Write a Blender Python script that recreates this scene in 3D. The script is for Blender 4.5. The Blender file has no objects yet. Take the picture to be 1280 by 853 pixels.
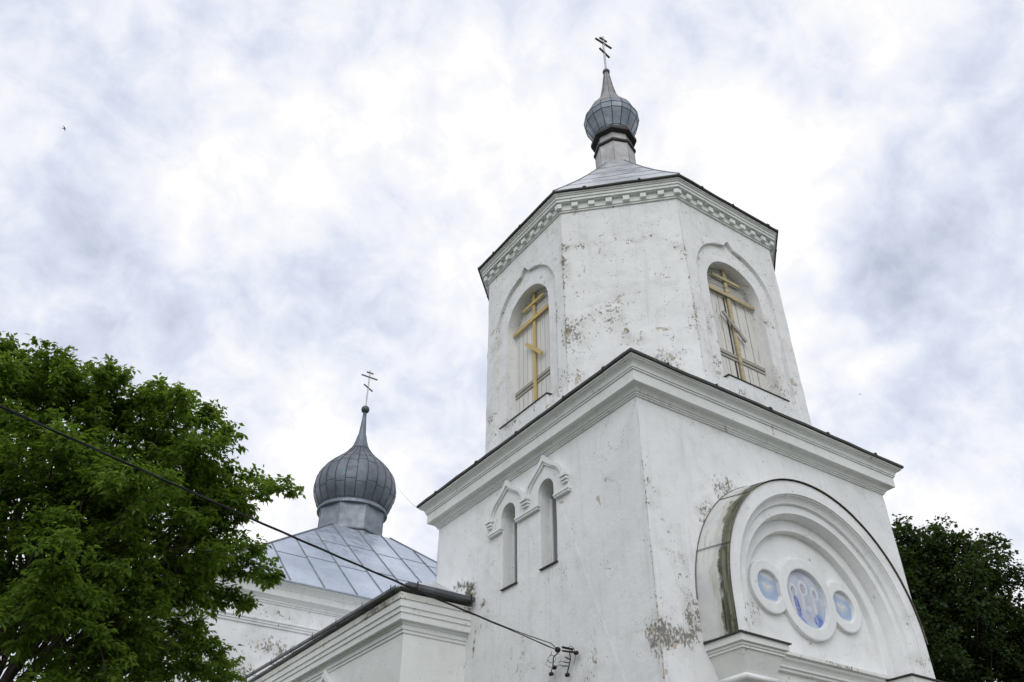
import bpy, bmesh, math, random
import numpy as np
from mathutils import Vector, Matrix, noise as mnoise
R = math.radians
scene = bpy.context.scene
COL = scene.collection

# ------------------------------------------------------------------ camera
CAM = Vector((-8.868, -9.206, -8.093))
YAW, PITCH, ROLL, FPX = 0.97864, 0.63656, 0.00456, 1044.14
_f = Vector((math.cos(PITCH)*math.cos(YAW), math.cos(PITCH)*math.sin(YAW), math.sin(PITCH)))
_r = Vector((math.sin(YAW), -math.cos(YAW), 0)); _u = _r.cross(_f)
_r2 = _r*math.cos(ROLL)+_u*math.sin(ROLL); _u2 = -_r*math.sin(ROLL)+_u*math.cos(ROLL)
cd = bpy.data.cameras.new('camera'); cam = bpy.data.objects.new('camera', cd); COL.objects.link(cam)
cd.sensor_width = 36; cd.lens = FPX/1280*36; cd.clip_start = 0.1; cd.clip_end = 4000
cam.matrix_world = Matrix(((_r2.x, _u2.x, -_f.x, CAM.x), (_r2.y, _u2.y, -_f.y, CAM.y), (_r2.z, _u2.z, -_f.z, CAM.z), (0, 0, 0, 1)))
scene.camera = cam
def ray(px, py):
    return ((px-640)/FPX*_r2-(py-426.5)/FPX*_u2+_f).normalized()
def at(px, py, dist): return CAM+ray(px, py)*dist
def on_x(X, px, py): v = ray(px, py); return CAM+v*((X-CAM.x)/v.x)
def on_y(Y, px, py): v = ray(px, py); return CAM+v*((Y-CAM.y)/v.y)
def on_ch(px, py): v = ray(px, py); return CAM+v*((1.944-CAM.x-CAM.y)/(v.x+v.y))

# ------------------------------------------------------------------ world, sun, exposure
SUN_AZ, SUN_EL = R(-127), R(38)          # direction towards the sun
world = bpy.data.worlds.new('World'); scene.world = world; world.use_nodes = True
wn = world.node_tree; wn.nodes.clear()
class NT:
    def __init__(s, t): s.t = t
    def n(s, typ, ins=None, **kw):
        nd = s.t.nodes.new(typ)
        for k, v in kw.items(): setattr(nd, k, v)
        for k, v in (ins or {}).items():
            sk = nd.inputs[k]
            if isinstance(v, bpy.types.NodeSocket): s.t.links.new(v, sk)
            else: sk.default_value = v
        return nd
    def m(s, op, a, b=None, c=None, clamp=False):
        ins = {0: a}
        if b is not None: ins[1] = b
        if c is not None: ins[2] = c
        nd = s.n('ShaderNodeMath', ins, operation=op); nd.use_clamp = clamp
        return nd.outputs[0]
    def v(s, op, a, b=None):
        ins = {0: a}
        if b is not None: ins[1] = b
        nd = s.n('ShaderNodeVectorMath', ins, operation=op)
        return nd.outputs['Value'] if op in ('LENGTH', 'DOT_PRODUCT', 'DISTANCE') else nd.outputs[0]
    def noise(s, vec, scale, detail=4, rough=.5, dist=0.0):
        return s.n('ShaderNodeTexNoise', {'Vector': vec, 'Scale': scale, 'Detail': detail, 'Roughness': rough, 'Distortion': dist}).outputs['Fac']
    def ramp(s, x, a, b, lo=0., hi=1., smooth=True):
        return s.n('ShaderNodeMapRange', {0: x, 1: a, 2: b, 3: lo, 4: hi}, interpolation_type='SMOOTHSTEP' if smooth else 'LINEAR').outputs[0]
    def mix(s, f, a, b, blend='MIX'):
        nd = s.n('ShaderNodeMix', data_type='RGBA', blend_type=blend)
        for i, v in ((0, f), (6, a), (7, b)):
            if isinstance(v, bpy.types.NodeSocket): s.t.links.new(v, nd.inputs[i])
            else: nd.inputs[i].default_value = v if i == 0 else (tuple(v)+(1,))[:4]
        return nd.outputs[2]
W = NT(wn)
tc = W.n('ShaderNodeTexCoord').outputs['Generated']
sky = W.n('ShaderNodeTexSky'); sky.sky_type = 'NISHITA'; sky.sun_disc = False
sky.sun_elevation = SUN_EL; sky.sun_rotation = math.pi/2-SUN_AZ
sep = W.n('ShaderNodeSeparateXYZ', {0: tc})
den = W.m('ADD', W.m('MAXIMUM', sep.outputs[2], 0.0), 0.85)
uv = W.n('ShaderNodeCombineXYZ', {0: W.m('DIVIDE', sep.outputs[0], den), 1: W.m('DIVIDE', sep.outputs[1], den), 2: 0.0}).outputs[0]
big = W.noise(uv, 2.6, 3, .5, .2)
mid = W.noise(W.v('ADD', uv, (3.1, 7.7, 0)), 9.5, 6, .56, .25)
fine = W.noise(W.v('ADD', uv, (9.4, 2.2, 0)), 24.0, 8, .58, .3)
val = W.m('ADD', W.m('ADD', W.m('MULTIPLY', big, .22), W.m('MULTIPLY', mid, .52)), W.m('MULTIPLY', fine, .56))
def blob(px, py, deg, amt):
    global val
    d = W.v('DOT_PRODUCT', tc, tuple(ray(px, py)))
    val = W.m('ADD', val, W.ramp(d, math.cos(R(deg)), 1.0, 0.0, amt))
for b in ((600, 190, 15, .10), (1000, 150, 11, .12), (870, 300, 12, .10), (390, 640, 10, .17), (380, 500, 6, .05), (1030, 470, 5, .10), (1080, 600, 5, .06),
          (1250, 640, 7, .10), (1185, 215, 9, -.10), (1090, 345, 6, -.07), (1250, 330, 9, -.06), (450, 390, 8, -.09), (60, 380, 11, -.07), (200, 450, 9, -.05), (90, 200, 9, -.02), (1230, 30, 7, .05),
          (1015, 95, 4, -.06), (885, 25, 5, -.05), (270, 250, 8, .06), (330, 110, 10, .03), (520, 20, 5, -.04), (1180, 520, 5, -.07), (30, 40, 8, -.04), (800, 60, 5, .06)):
    blob(*b)
cr = W.n('ShaderNodeValToRGB', {0: val}); e = cr.color_ramp
e.elements[0].position = .36; e.elements[0].color = (.36, .40, .49, 1)
e.elements[1].position = .84; e.elements[1].color = (.79, .785, .785, 1)
k = e.elements.new(.56); k.color = (.525, .56, .655, 1)
k = e.elements.new(.67); k.color = (.64, .655, .71, 1)
k = e.elements.new(.76); k.color = (.71, .71, .725, 1)
# unseen sky glow round the sun, behind the viewer, added to light the walls
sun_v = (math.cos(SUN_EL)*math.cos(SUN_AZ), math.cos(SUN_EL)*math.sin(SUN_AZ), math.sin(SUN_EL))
fill_glow = W.ramp(W.v('DOT_PRODUCT', tc, sun_v), math.cos(R(68)), 1.0, 0.0, .28)
SKY_STR = .1
gl3 = W.n('ShaderNodeCombineXYZ', {0: fill_glow, 1: fill_glow, 2: W.m('MULTIPLY', fill_glow, 1.02)}).outputs[0]
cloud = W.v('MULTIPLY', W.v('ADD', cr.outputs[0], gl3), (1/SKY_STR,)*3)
mixc = W.mix(.95, sky.outputs[0], cloud)
bg = W.n('ShaderNodeBackground', {0: mixc, 1: SKY_STR})
wo = W.n('ShaderNodeOutputWorld', {0: bg.outputs[0]})

sd = bpy.data.lights.new('sun', 'SUN'); sd.energy = .50; sd.angle = R(40); sd.color = (1, .97, .93)
sun = bpy.data.objects.new('sun', sd); COL.objects.link(sun)
sdir = Vector((math.cos(SUN_EL)*math.cos(SUN_AZ), math.cos(SUN_EL)*math.sin(SUN_AZ), math.sin(SUN_EL)))
sun.rotation_euler = sdir.to_track_quat('Z', 'Y').to_euler(); sun.location = (0, -30, 30)
vs = scene.view_settings; vs.view_transform = 'Standard'; vs.look = 'None'; vs.exposure = 0.50; vs.gamma = 1.0; vs.use_curve_mapping = False
scene.render.engine = 'CYCLES'

# ------------------------------------------------------------------ materials
def newmat(name):
    m = bpy.data.materials.new(name); m.use_nodes = True; m.node_tree.nodes.clear()
    return m, NT(m.node_tree)
def finish(N, col, rough=.8, metal=0., normal=None, spec=.3):
    ins = {'Base Color': col if isinstance(col, bpy.types.NodeSocket) else tuple(col)+(1,), 'Roughness': rough, 'Metallic': metal, 'Specular IOR Level': spec}
    b = N.n('ShaderNodeBsdfPrincipled', ins)
    if normal is not None: N.t.links.new(normal, b.inputs['Normal'])
    N.n('ShaderNodeOutputMaterial', {0: b.outputs[0]})
    return b
def pos(N): return N.n('ShaderNodeNewGeometry').outputs['Position']
def bump(N, h, strength=.3, dist=.02, bevel=0.0):
    ins = {'Height': h, 'Strength': strength, 'Distance': dist}
    if bevel:
        ins['Normal'] = N.n('ShaderNodeBevel', {'Radius': bevel}, samples=4).outputs[0]
    return N.n('ShaderNodeBump', ins).outputs[0]

def plaster(name, stains=(), dirt=0.0, base=(.80, .81, .81), streak=.35, moss=(), bevel=.02, drips=()):
    """lime-washed plaster; stains = (centre, radii, amount) fields that let soot, mould and peeling through"""
    m, N = newmat(name); p = pos(N)
    mask = None
    def field(lst):
        acc = None
        for c, r, s in lst:
            if not hasattr(r, '__len__'): r = (r, r, r)
            d = N.v('LENGTH', N.v('MULTIPLY', N.v('SUBTRACT', p, tuple(c)), tuple(1/x for x in r)))
            f = N.ramp(d, 0.0, 1.0, s, 0.0)
            acc = f if acc is None else N.m('ADD', acc, f)
        return acc
    mask = field(stains)
    mask = N.m('ADD', mask, dirt) if mask is not None else N.m('ADD', 0.0, dirt)
    mask = N.m('MINIMUM', mask, 1.9)
    n1 = N.noise(p, .9, 5, .6)
    col = N.mix(N.ramp(n1, .35, .7), base, tuple(b*.92 for b in base))
    n2 = N.noise(p, 5.0, 6, .6)
    col = N.mix(N.m('MULTIPLY', N.ramp(n2, .5, .75), .35), col, (.70, .70, .665))
    st = N.noise(N.v('MULTIPLY', p, (5.5, 5.5, .45)), 1.0, 6, .62)
    col = N.mix(N.m('MULTIPLY', N.ramp(st, .52, .78), streak), col, (.52, .53, .50))
    for zt_, ln_ in drips:                        # runs of dirt washed down from a ledge
        zz = N.n('ShaderNodeSeparateXYZ', {0: p}).outputs[2]
        dn = N.noise(N.v('MULTIPLY', p, (8, 8, .16)), 1.0, 5, .6)
        fd = N.m('MULTIPLY', N.ramp(zz, zt_-ln_, zt_, 0, 1), N.ramp(zz, zt_, zt_+.02, 1, 0))
        col = N.mix(N.m('MULTIPLY', N.m('MULTIPLY', N.ramp(dn, .52, .74), fd), .27), col, (.42, .42, .38))
    # broad grey discoloration inside the stained fields
    nb = N.noise(p, 2.6, 6, .62, .4)
    col = N.mix(N.m('MULTIPLY', N.ramp(N.m('ADD', nb, N.m('MULTIPLY', mask, .20)), .52, .92), .42), col, (.43, .43, .38))
    # peeled patches
    np_ = N.noise(N.v('ADD', p, (5, 9, 2)), 3.3, 7, .55, .6)
    peel = N.ramp(N.m('ADD', np_, N.m('MULTIPLY', mask, .062)), .70, .715)
    col = N.mix(N.m('MULTIPLY', peel, .8), col, (.46, .40, .32))
    # hairline cracks, only here and there
    cv = N.v('ADD', p, N.v('MULTIPLY', N.n('ShaderNodeTexNoise', {'Vector': p, 'Scale': 2.4, 'Detail': 6, 'Roughness': .6}).outputs['Color'], (.55, .55, .55)))
    ce = N.n('ShaderNodeTexVoronoi', {'Vector': cv, 'Scale': .62}, feature='DISTANCE_TO_EDGE').outputs['Distance']
    cm = N.m('MULTIPLY', N.ramp(ce, .0, .006, 1, 0), N.ramp(N.noise(N.v('ADD', p, (2, 3, 8)), 1.1, 3), .50, .60))
    col = N.mix(N.m('MULTIPLY', cm, .42), col, (.27, .26, .23))
    # fine dark mould specks
    nf = N.m('ADD', N.m('MULTIPLY', N.noise(N.v('MULTIPLY', p, (1, 1, .7)), 21.0, 7, .66, .25), .60), N.m('MULTIPLY', N.noise(p, 4.2, 4, .6), .40))
    sp = N.ramp(N.m('ADD', nf, N.m('MULTIPLY', mask, .088)), .612, .675)
    col = N.mix(N.m('MULTIPLY', sp, .78), col, (.13, .11, .08))
    if moss:
        mf = field(moss)
        nm = N.noise(p, 9.0, 8, .65)
        mm = N.ramp(N.m('ADD', nm, N.m('MULTIPLY', mf, .24)), .62, .82)
        mcol = N.mix(N.ramp(N.noise(N.v('MULTIPLY', p, (12, 12, 3)), 1.0, 6, .65), .4, .6), (.035, .035, .022), (.13, .135, .06))
        col = N.mix(N.m('MULTIPLY', mm, .9), col, mcol)
    h = N.m('ADD', N.m('MULTIPLY', N.noise(p, 26, 6, .6), .35), N.m('MULTIPLY', N.noise(p, 2.2, 4, .5), 2.0))
    h = N.m('SUBTRACT', h, N.m('MULTIPLY', peel, .5))
    finish(N, col, .92, 0, bump(N, h, .6, .02, bevel), .15)
    return m

def metal(name, c1, c2, rough=.42, met=.75, scale=1.6, spot=None, rust=0.0, panel=None, tiles=None):
    m, N = newmat(name); p = pos(N)
    n = N.noise(p, scale, 6, .6, .3)
    col = N.mix(N.ramp(n, .35, .68), c1, c2)
    st = N.noise(N.v('MULTIPLY', p, (7, 7, 1.0)), 1.0, 5, .6)
    col = N.mix(N.m('MULTIPLY', N.ramp(st, .5, .75), .4), col, tuple(x*.6 for x in c1))
    if panel:
        cell = N.n('ShaderNodeTexVoronoi', {'Vector': p, 'Scale': panel}).outputs['Color']
        g = N.n('ShaderNodeSeparateXYZ', {0: cell}).outputs[0]
        col = N.mix(N.m('MULTIPLY', g, .35), col, tuple(x*.55 for x in c1))
    if tiles:                                    # every sheet weathers on its own
        sp_ = N.n('ShaderNodeSeparateXYZ', {0: p}).outputs
        if tiles == 'roof': u_ = N.m('FLOOR', N.m('DIVIDE', N.m('ADD', sp_[0], 3.11+.0), 1.065)); w_ = N.m('FLOOR', N.m('DIVIDE', sp_[2], 1.46))
        else: u_ = N.m('FLOOR', N.m('MULTIPLY', N.m('SUBTRACT', N.m('ARCTAN2', N.m('SUBTRACT', sp_[1], 20.9), N.m('SUBTRACT', sp_[0], 3.5)), R(7)), 24/(2*math.pi))); w_ = N.m('FLOOR', N.m('DIVIDE', sp_[2], 1.1))
        rn = N.n('ShaderNodeTexWhiteNoise', {'Vector': N.n('ShaderNodeCombineXYZ', {0: u_, 1: w_}).outputs[0]}).outputs['Value']
        col = N.mix(N.m('MULTIPLY', rn, .55 if tiles == 'dome' else .35), col, tuple(x*(1.55 if tiles == 'dome' else .72) for x in c1))
    if rust:
        nr = N.noise(p, 4.0, 8, .68)
        col = N.mix(N.ramp(nr, .62-rust*.1, .74), col, (.16, .085, .04))
    if spot:
        ns = N.noise(N.v('ADD', p, (4, 4, 4)), 2.6, 4, .5)
        col = N.mix(N.m('MULTIPLY', N.ramp(ns, .66, .76), .8), col, spot)
    rg = N.ramp(N.noise(p, 3.0, 5, .6), .3, .7, rough-.10, rough+.14)
    h = N.noise(p, 1.9, 4, .5)
    finish(N, col, rg, met, bump(N, h, .35, .03), .5)
    return m

M = {}
M['zinc'] = metal('galvanised_roof', (.48, .54, .63), (.57, .63, .72), .42, .75, .7, tiles='roof')
M['zinc_bell'] = metal('belfry_roof_metal', (.50, .51, .53), (.64, .65, .66), .38, .8, 1.3, rust=.1)
M['dome_dark'] = metal('weathered_dome', (.11, .125, .145), (.18, .20, .225), .5, .6, 1.5, spot=(.10, .26, .22), tiles='dome')
M['dome_blue'] = metal('blue_grey_dome', (.17, .20, .23), (.27, .305, .335), .45, .65, 1.8)
M['neck'] = metal('worn_neck_metal', (.21, .208, .205), (.30, .297, .29), .55, .55, 3.5, rust=.15)
M['drum_pale'] = metal('pale_drum_metal', (.36, .355, .35), (.48, .475, .465), .55, .4, 2.2, rust=.1)
M['seam'] = metal('roof_seam', (.16, .175, .19), (.24, .255, .27), .55, .6, 2)
M['drum_blue'] = metal('blue_grey_drum', (.19, .215, .245), (.27, .30, .33), .5, .6, 1.6)
M['rib'] = metal('dark_rib', (.045, .05, .056), (.085, .092, .10), .6, .4, 2)
M['edge'] = metal('dark_roof_edge', (.035, .036, .034), (.07, .07, .062), .7, .2, 3)
M['joint'] = metal('mossy_joint', (.10, .09, .07), (.20, .18, .14), .8, .1, 4)
M['ring'] = metal('black_ring', (.028, .027, .027), (.05, .048, .047), .6, .3, 3)
M['gutter'] = metal('gutter_metal', (.11, .12, .132), (.17, .18, .195), .5, .5, 2.2)
M['ball_green'] = metal('green_ball', (.035, .075, .06), (.06, .11, .085), .5, .4, 5)
M['ball_dark'] = metal('dark_ball', (.06, .055, .05), (.10, .095, .09), .5, .5, 5)
M['cross_post'] = metal('cross_post', (.48, .48, .47), (.62, .62, .61), .4, .6, 4)
M['cross_bar'] = metal('cross_bar', (.10, .06, .045), (.17, .11, .08), .6, .3, 6)
M['iron'] = metal('black_iron', (.02, .02, .02), (.05, .04, .03), .6, .4, 8)
M['flash_arch'] = None

def simple(name, c, rough=.7, met=0, var=.2, scale=6):
    m, N = newmat(name); p = pos(N)
    col = N.mix(N.ramp(N.noise(p, scale, 5, .6), .35, .7), c, tuple(x*(1-var) for x in c))
    finish(N, col, rough, met, bump(N, N.noise(p, scale*6, 4), .2, .01))
    return m
M['rubber'] = simple('black_rubber', (.014, .014, .015), .6)
M['glass'] = None
m, N = newmat('dark_pane'); finish(N, (.16, .185, .20), .15, 0, bump(N, N.noise(pos(N), 1.5, 2), .1, .02), .6); M['glass'] = m
M['frame_white'] = plaster('white_paint', dirt=.1, base=(.74, .745, .73), streak=.2, bevel=.006)
M['ceramic'] = simple('dark_ceramic', (.03, .022, .018), .35)
M['rust_board'] = plaster('stained_eave_board', stains=[((on_y(5.4, 590, 772)), (.5, .4, .3), 1.4), (on_x(-1.66, 470, 766), (.4, 1.2, .4), 1.2)], dirt=.75, base=(.74, .74, .69), streak=.8, bevel=.004)
M['bird'] = simple('bird_dark', (.03, .028, .026), .8)

def wood(name, base, groove_axis, pitch, paint=.5, off=0.0, grey=(.30, .285, .25)):
    """old boards: grooves every `pitch` along groove_axis (0,1,2), flaking white paint"""
    m, N = newmat(name); p = pos(N)
    s = N.n('ShaderNodeSeparateXYZ', {0: p}).outputs[groove_axis]
    fr = N.m('FRACT', N.m('DIVIDE', N.m('ADD', s, off), pitch))
    d = N.m('ABSOLUTE', N.m('SUBTRACT', fr, .5))
    gr = N.ramp(d, .462, .492)
    idn = N.n('ShaderNodeTexWhiteNoise', {'Vector': N.n('ShaderNodeCombineXYZ', {0: N.m('FLOOR', N.m('DIVIDE', N.m('ADD', s, off), pitch))}).outputs[0]}).outputs['Value']
    sc = (14, 14, 1.2) if groove_axis != 2 else (1.2, 1.2, 14)
    g = N.noise(N.v('MULTIPLY', p, sc), 1.5, 8, .68, .2)
    col = N.mix(N.m('MULTIPLY', idn, .45), base, tuple(x*.78 for x in base))
    col = N.mix(N.ramp(g, .72-.34*paint, .80-.25*paint), col, grey)
    col = N.mix(gr, col, (.035, .032, .028))
    h = N.m('SUBTRACT', N.m('MULTIPLY', g, .4), N.m('MULTIPLY', gr, 1.0))
    finish(N, col, .9, 0, bump(N, h, .5, .012), .1)
    return m
M['boards_y'] = wood('white_boards', (.72, .715, .68), 1, .175, .36)
M['boards_y_top'] = wood('white_boards_across', (.60, .59, .55), 2, .10, .45)
M['boards_x'] = wood('bare_white_boards', (.68, .665, .62), 0, .29, .50)
M['boards_x_top'] = wood('bare_boards_across', (.50, .48, .44), 2, .095, .72)
M['grey_wood'] = wood('grey_timber', (.42, .40, .35), 2, 9.0, .7, 1.5)
M['yellow'] = wood('yellow_batten', (.62, .465, .195), 2, 9.0, .34, 1.5, (.42, .32, .16))
M['yellow_worn'] = wood('worn_yellow_batten', (.56, .46, .27), 2, 9.0, .72, 1.5, (.33, .29, .21))

# stained plasters: the fields lie where the real damp and mould are
X0, Y0 = 0.0, 0.0
def SX(px, py, r, s): return (on_x(0.0, px, py), r, s)
def SY(px, py, r, s): return (on_y(0.0, px, py), r, s)
def SC(px, py, r, s): return (on_ch(px, py), r, s)
tower_st = [SY(915, 622, (1.0, .5, .6), 1.7), SY(885, 650, (.5, .4, .7), 1.2), SY(868, 775, (.36, .5, .62), 2.0), SY(878, 770, (.16, .4, .42), 2.2), SY(845, 795, (.55, .5, .45), 1.6), SY(850, 700, (.5, .5, 1.0), .55),
            SX(818, 790, (.4, .5, .5), 1.6), SX(805, 600, (.3, .12, .9), .6), SX(760, 600, (.3, .25, .35), .75), SX(655, 820, (.4, .6, .9), .75), SX(700, 720, (.4, .35, 1.0), .6),
            SX(740, 830, (.5, .8, .8), .55), SX(590, 745, (.4, .5, .4), 1.5), SX(610, 770, (.3, .35, .4), 1.0), SX(690, 850, (.4, .4, .4), .9), SY(820, 640, (.7, .4, 1.5), .3)]
tower_moss = [SX(587, 738, (.3, .42, .36), 1.5), SX(592, 812, (.2, .10, .42), .9), SX(604, 755, (.2, .22, .22), 1.0), SX(574, 733, (.3, .45, .25), 1.2), SX(594, 795, (.2, .07, .2), .9)]
tower_st += [((0, 0, -3.6), (.030, .030, 5), .8), ((0, 0, -5), (.2, .2, 3.0), .6)]
M['tower'] = plaster('tower_plaster', tower_st, .14, moss=tower_moss, streak=.42, drips=((0.0, 1.3), (-2.28, 2.6)))
bel_st = [SC(765, 395, (.9, .9, .8), .95), SC(722, 415, (.5, .5, .9), .75), SC(720, 310, (.6, .6, .18), 1.0), SC(800, 300, (.9, .9, .22), .8), SC(705, 330, (.22, .22, 1.1), 1.25), SC(706, 420, (.28, .28, .8), 1.1),
          SC(851, 310, (.22, .22, .5), 1.15), SC(868, 400, (.3, .3, .9), .7), SC(830, 450, (.7, .7, .45), 1.25), SC(790, 425, (.5, .5, .3), 1.1), SC(720, 470, (.5, .5, .4), .85),
          SX(640, 525, (.4, .6, .4), 1.25), SX(612, 530, (.4, .4, .7), 1.1), SX(697, 480, (.4, .35, .5), 1.3), SX(645, 480, (.5, .30, .8), .85), SX(620, 430, (.3, .35, 1.4), .5), SX(694, 390, (.3, .2, .8), .9),
          SY(900, 455, (.45, .5, .45), 1.2), SY(890, 400, (.25, .4, .8), .85), SY(980, 480, (.45, .5, .75), 1.25), SY(965, 410, (.28, .4, .8), .8), SY(930, 495, (.8, .4, .2), .6)]
bel_st += [((1.937, .007, 3.4), (.04, .04, 3.2), .7), ((.007, 1.937, 3.4), (.05, .05, 3.2), .9)]
M['belfry'] = plaster('belfry_plaster', [(c_, r_, s_*.82) for c_, r_, s_ in bel_st], .40, base=(.80, .805, .80), streak=.42, drips=((6.17, 1.1), (1.40, .6)))
M['trim'] = plaster('trim_plaster', (), .06, base=(.78, .79, .785), streak=.18, bevel=.006)
M['cornice'] = plaster('cornice_plaster', (), .16, base=(.77, .785, .765), streak=.28, bevel=.006)
arch_st = [SY(937, 770, (.4, .6, .6), 1.2), (on_y(-.6, 945, 780), (.35, .3, .4), 2.2), (on_y(-.6, 937, 730), (.24, .3, .8), 1.5), (on_y(-.6, 1150, 825), (.5, .4, .25), 1.0), (on_y(-.6, 1108, 835), (.5, .4, .14), 1.0), (on_y(-.6, 1140, 780), (.3, .4, .8), .45)]
M['arch'] = plaster('arch_plaster', arch_st, .06, base=(.80, .81, .805), streak=.25, bevel=.005)
M['capital'] = plaster('capital_plaster', (), .05, base=(.70, .715, .68), streak=.15, bevel=.008)
def SN(px, py, r, s): return (on_y(14.45, px, py), r, s)
M['nave'] = plaster('nave_plaster', [SN(300, 840, (.8, .6, .7), 1.5), SN(350, 815, (1.3, .6, .5), 1.3), SN(330, 790, (1.2, .6, 1.0), .6), SN(360, 770, (1.5, .6, .3), .5), SN(265, 800, (.4, .6, .5), .5)], .10, streak=.22)
M['aisle'] = plaster('aisle_plaster', [(on_y(5.6, 575, 840), (.5, .3, .4), .7), (on_y(5.6, 590, 775), (.25, .3, .3), .7)], .03, base=(.77, .785, .765), streak=.15)

# metal sheet on the arch back with a mossy run-off strip at its outer edge
m, N = newmat('arch_back_metal'); p = pos(N)
sy = N.n('ShaderNodeSeparateXYZ', {0: p}).outputs
base = N.mix(N.ramp(N.noise(p, 2.2, 6, .6), .35, .7), (.62, .625, .60), (.50, .52, .53))
base = N.mix(N.ramp(N.noise(N.v('MULTIPLY', p, (6, 9, 1)), 1.0, 6, .65), .55, .75), base, (.40, .41, .37))
w = N.m('ADD', sy[1], N.m('MULTIPLY', N.m('SUBTRACT', N.noise(N.v('MULTIPLY', p, (1.1, 2.2, 1.1)), 1.9, 7, .68), .5), .50))
mossf = N.ramp(w, -.38, -.47)
bands = N.noise(N.v('MULTIPLY', p, (1.2, 26, 1.2)), 1.0, 6, .65)
mc = N.mix(N.ramp(bands, .36, .66), (.032, .038, .020), (.19, .19, .135))
mc = N.mix(N.ramp(N.noise(p, 6, 7, .7), .5, .7), mc, (.05, .055, .03))
col = N.mix(mossf, base, mc)
edgeb = N.ramp(N.m('ABSOLUTE', N.m('ADD', w, .35)), .0, .09, .35, 0)
col = N.mix(edgeb, col, (.30, .29, .16))
finish(N, col, .6, .15, bump(N, N.noise(p, 4, 5), .25, .02)); M['flash_arch'] = m
# grass, and gravel for the added bounce surface
m, N = newmat('grass'); p = pos(N)
col = N.mix(N.ramp(N.noise(p, .5, 6, .6), .3, .7), (.07, .082, .045), (.10, .11, .062))
col = N.mix(N.ramp(N.noise(p, 9, 6, .7), .45, .7), col, (.05, .08, .02))
finish(N, col, .95, 0, bump(N, N.noise(p, 30, 5), .6, .05)); M['grass'] = m
m, N = newmat('bounce_gravel'); p = pos(N)
col = N.mix(N.ramp(N.noise(p, 40, 6, .7), .3, .7), (.17, .16, .14), (.25, .24, .215))
finish(N, col, .95, 0, bump(N, N.noise(p, 60, 5), .5, .02)); M['bounce_gravel'] = m
def leafmat(name, a, b, c, trans=.35):
    m, N = newmat(name); p = pos(N)
    rnd = N.n('ShaderNodeNewGeometry').outputs['Random Per Island']
    col = N.mix(rnd, a, b)
    col = N.mix(N.ramp(N.noise(p, .9, 3), .45, .68), col, c)
    d = N.n('ShaderNodeBsdfPrincipled', {'Base Color': col, 'Roughness': .6, 'Specular IOR Level': .2})
    t = N.n('ShaderNodeBsdfTranslucent', {0: N.mix(.6, col, (.22, .36, .03))})
    mx = N.n('ShaderNodeMixShader', {0: trans, 1: d.outputs[0], 2: t.outputs[0]})
    N.n('ShaderNodeOutputMaterial', {0: mx.outputs[0]})
    return m
M['leaf'] = leafmat('box_elder_leaf', (.060, .112, .015), (.102, .165, .024), (.135, .21, .034), .54)
M['leaf_dark'] = leafmat('maple_leaf', (.018, .034, .012), (.028, .048, .016), (.034, .058, .018), .16)
m, N = newmat('bark'); p = pos(N)
col = N.mix(N.ramp(N.noise(N.v('MULTIPLY', p, (9, 9, 1.8)), 1, 7, .65), .35, .65), (.10, .085, .068), (.05, .042, .034))
finish(N, col, .95, 0, bump(N, N.noise(N.v('MULTIPLY', p, (12, 12, 2)), 1, 7), .8, .03)); M['bark'] = m
# ------------------------------------------------------------------ geometry helpers
def link(name, me, mat, parent=None):
    o = bpy.data.objects.new(name, me); COL.objects.link(o)
    mats = mat if isinstance(mat, (list, tuple)) else [mat]
    for x in mats: me.materials.append(x)
    if parent is not None: o.parent = parent
    return o
def obj(name, bm, mat, parent=None, smooth=False):
    bmesh.ops.recalc_face_normals(bm, faces=bm.faces)
    me = bpy.data.meshes.new(name); bm.to_mesh(me); bm.free()
    if smooth:
        for p in me.polygons: p.use_smooth = True
    return link(name, me, mat, parent)
def tag(o, label, cat=None, group=None, kind=None):
    if label: o['label'] = label
    if cat: o['category'] = cat
    if group: o['group'] = group
    if kind: o['kind'] = kind
    return o
def thing(name, label, cat, loc=(0, 0, 0), group=None):
    o = bpy.data.objects.new(name, None); COL.objects.link(o); o.location = loc; o.empty_display_size = .2
    return tag(o, label, cat, group)
def box(bm, x0, x1, y0, y1, z0, z1, mi=0):
    vs_ = [bm.verts.new((x, y, z)) for z in (z0, z1) for y in (y0, y1) for x in (x0, x1)]
    for f in ((0, 2, 3, 1), (4, 5, 7, 6), (0, 1, 5, 4), (2, 6, 7, 3), (0, 4, 6, 2), (1, 3, 7, 5)):
        bm.faces.new([vs_[i] for i in f]).material_index = mi
def bar(bm, a, b, w, d, nrm):
    """flat batten from a to b, width w across, depth d along nrm"""
    a, b, nrm = Vector(a), Vector(b), Vector(nrm).normalized()
    t = (b-a).normalized(); s = t.cross(nrm).normalized()*w/2
    P = [a-s, a+s, b+s, b-s]
    lo = [bm.verts.new(q) for q in P]; hi = [bm.verts.new(q+nrm*d) for q in P]
    bm.faces.new(lo[::-1]); bm.faces.new(hi)
    for i in range(4): bm.faces.new((lo[i], lo[(i+1) % 4], hi[(i+1) % 4], hi[i]))
def tube(bm, pts, r, sides=6, cap=True):
    pts = [Vector(q) for q in pts]; rings = []
    rr = r if hasattr(r, '__len__') else [r]*len(pts)
    up = Vector((0, 0, 1))
    for i, q in enumerate(pts):
        t = (pts[min(i+1, len(pts)-1)]-pts[max(i-1, 0)]).normalized()
        a = t.cross(up if abs(t.z) < .95 else Vector((1, 0, 0))).normalized(); b = t.cross(a)
        rings.append([bm.verts.new(q+(a*math.cos(2*math.pi*j/sides)+b*math.sin(2*math.pi*j/sides))*rr[i]) for j in range(sides)])
    for i in range(len(rings)-1):
        for j in range(sides): bm.faces.new((rings[i][j], rings[i][(j+1) % sides], rings[i+1][(j+1) % sides], rings[i+1][j]))
    if cap: bm.faces.new(rings[0][::-1]); bm.faces.new(rings[-1])
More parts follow.
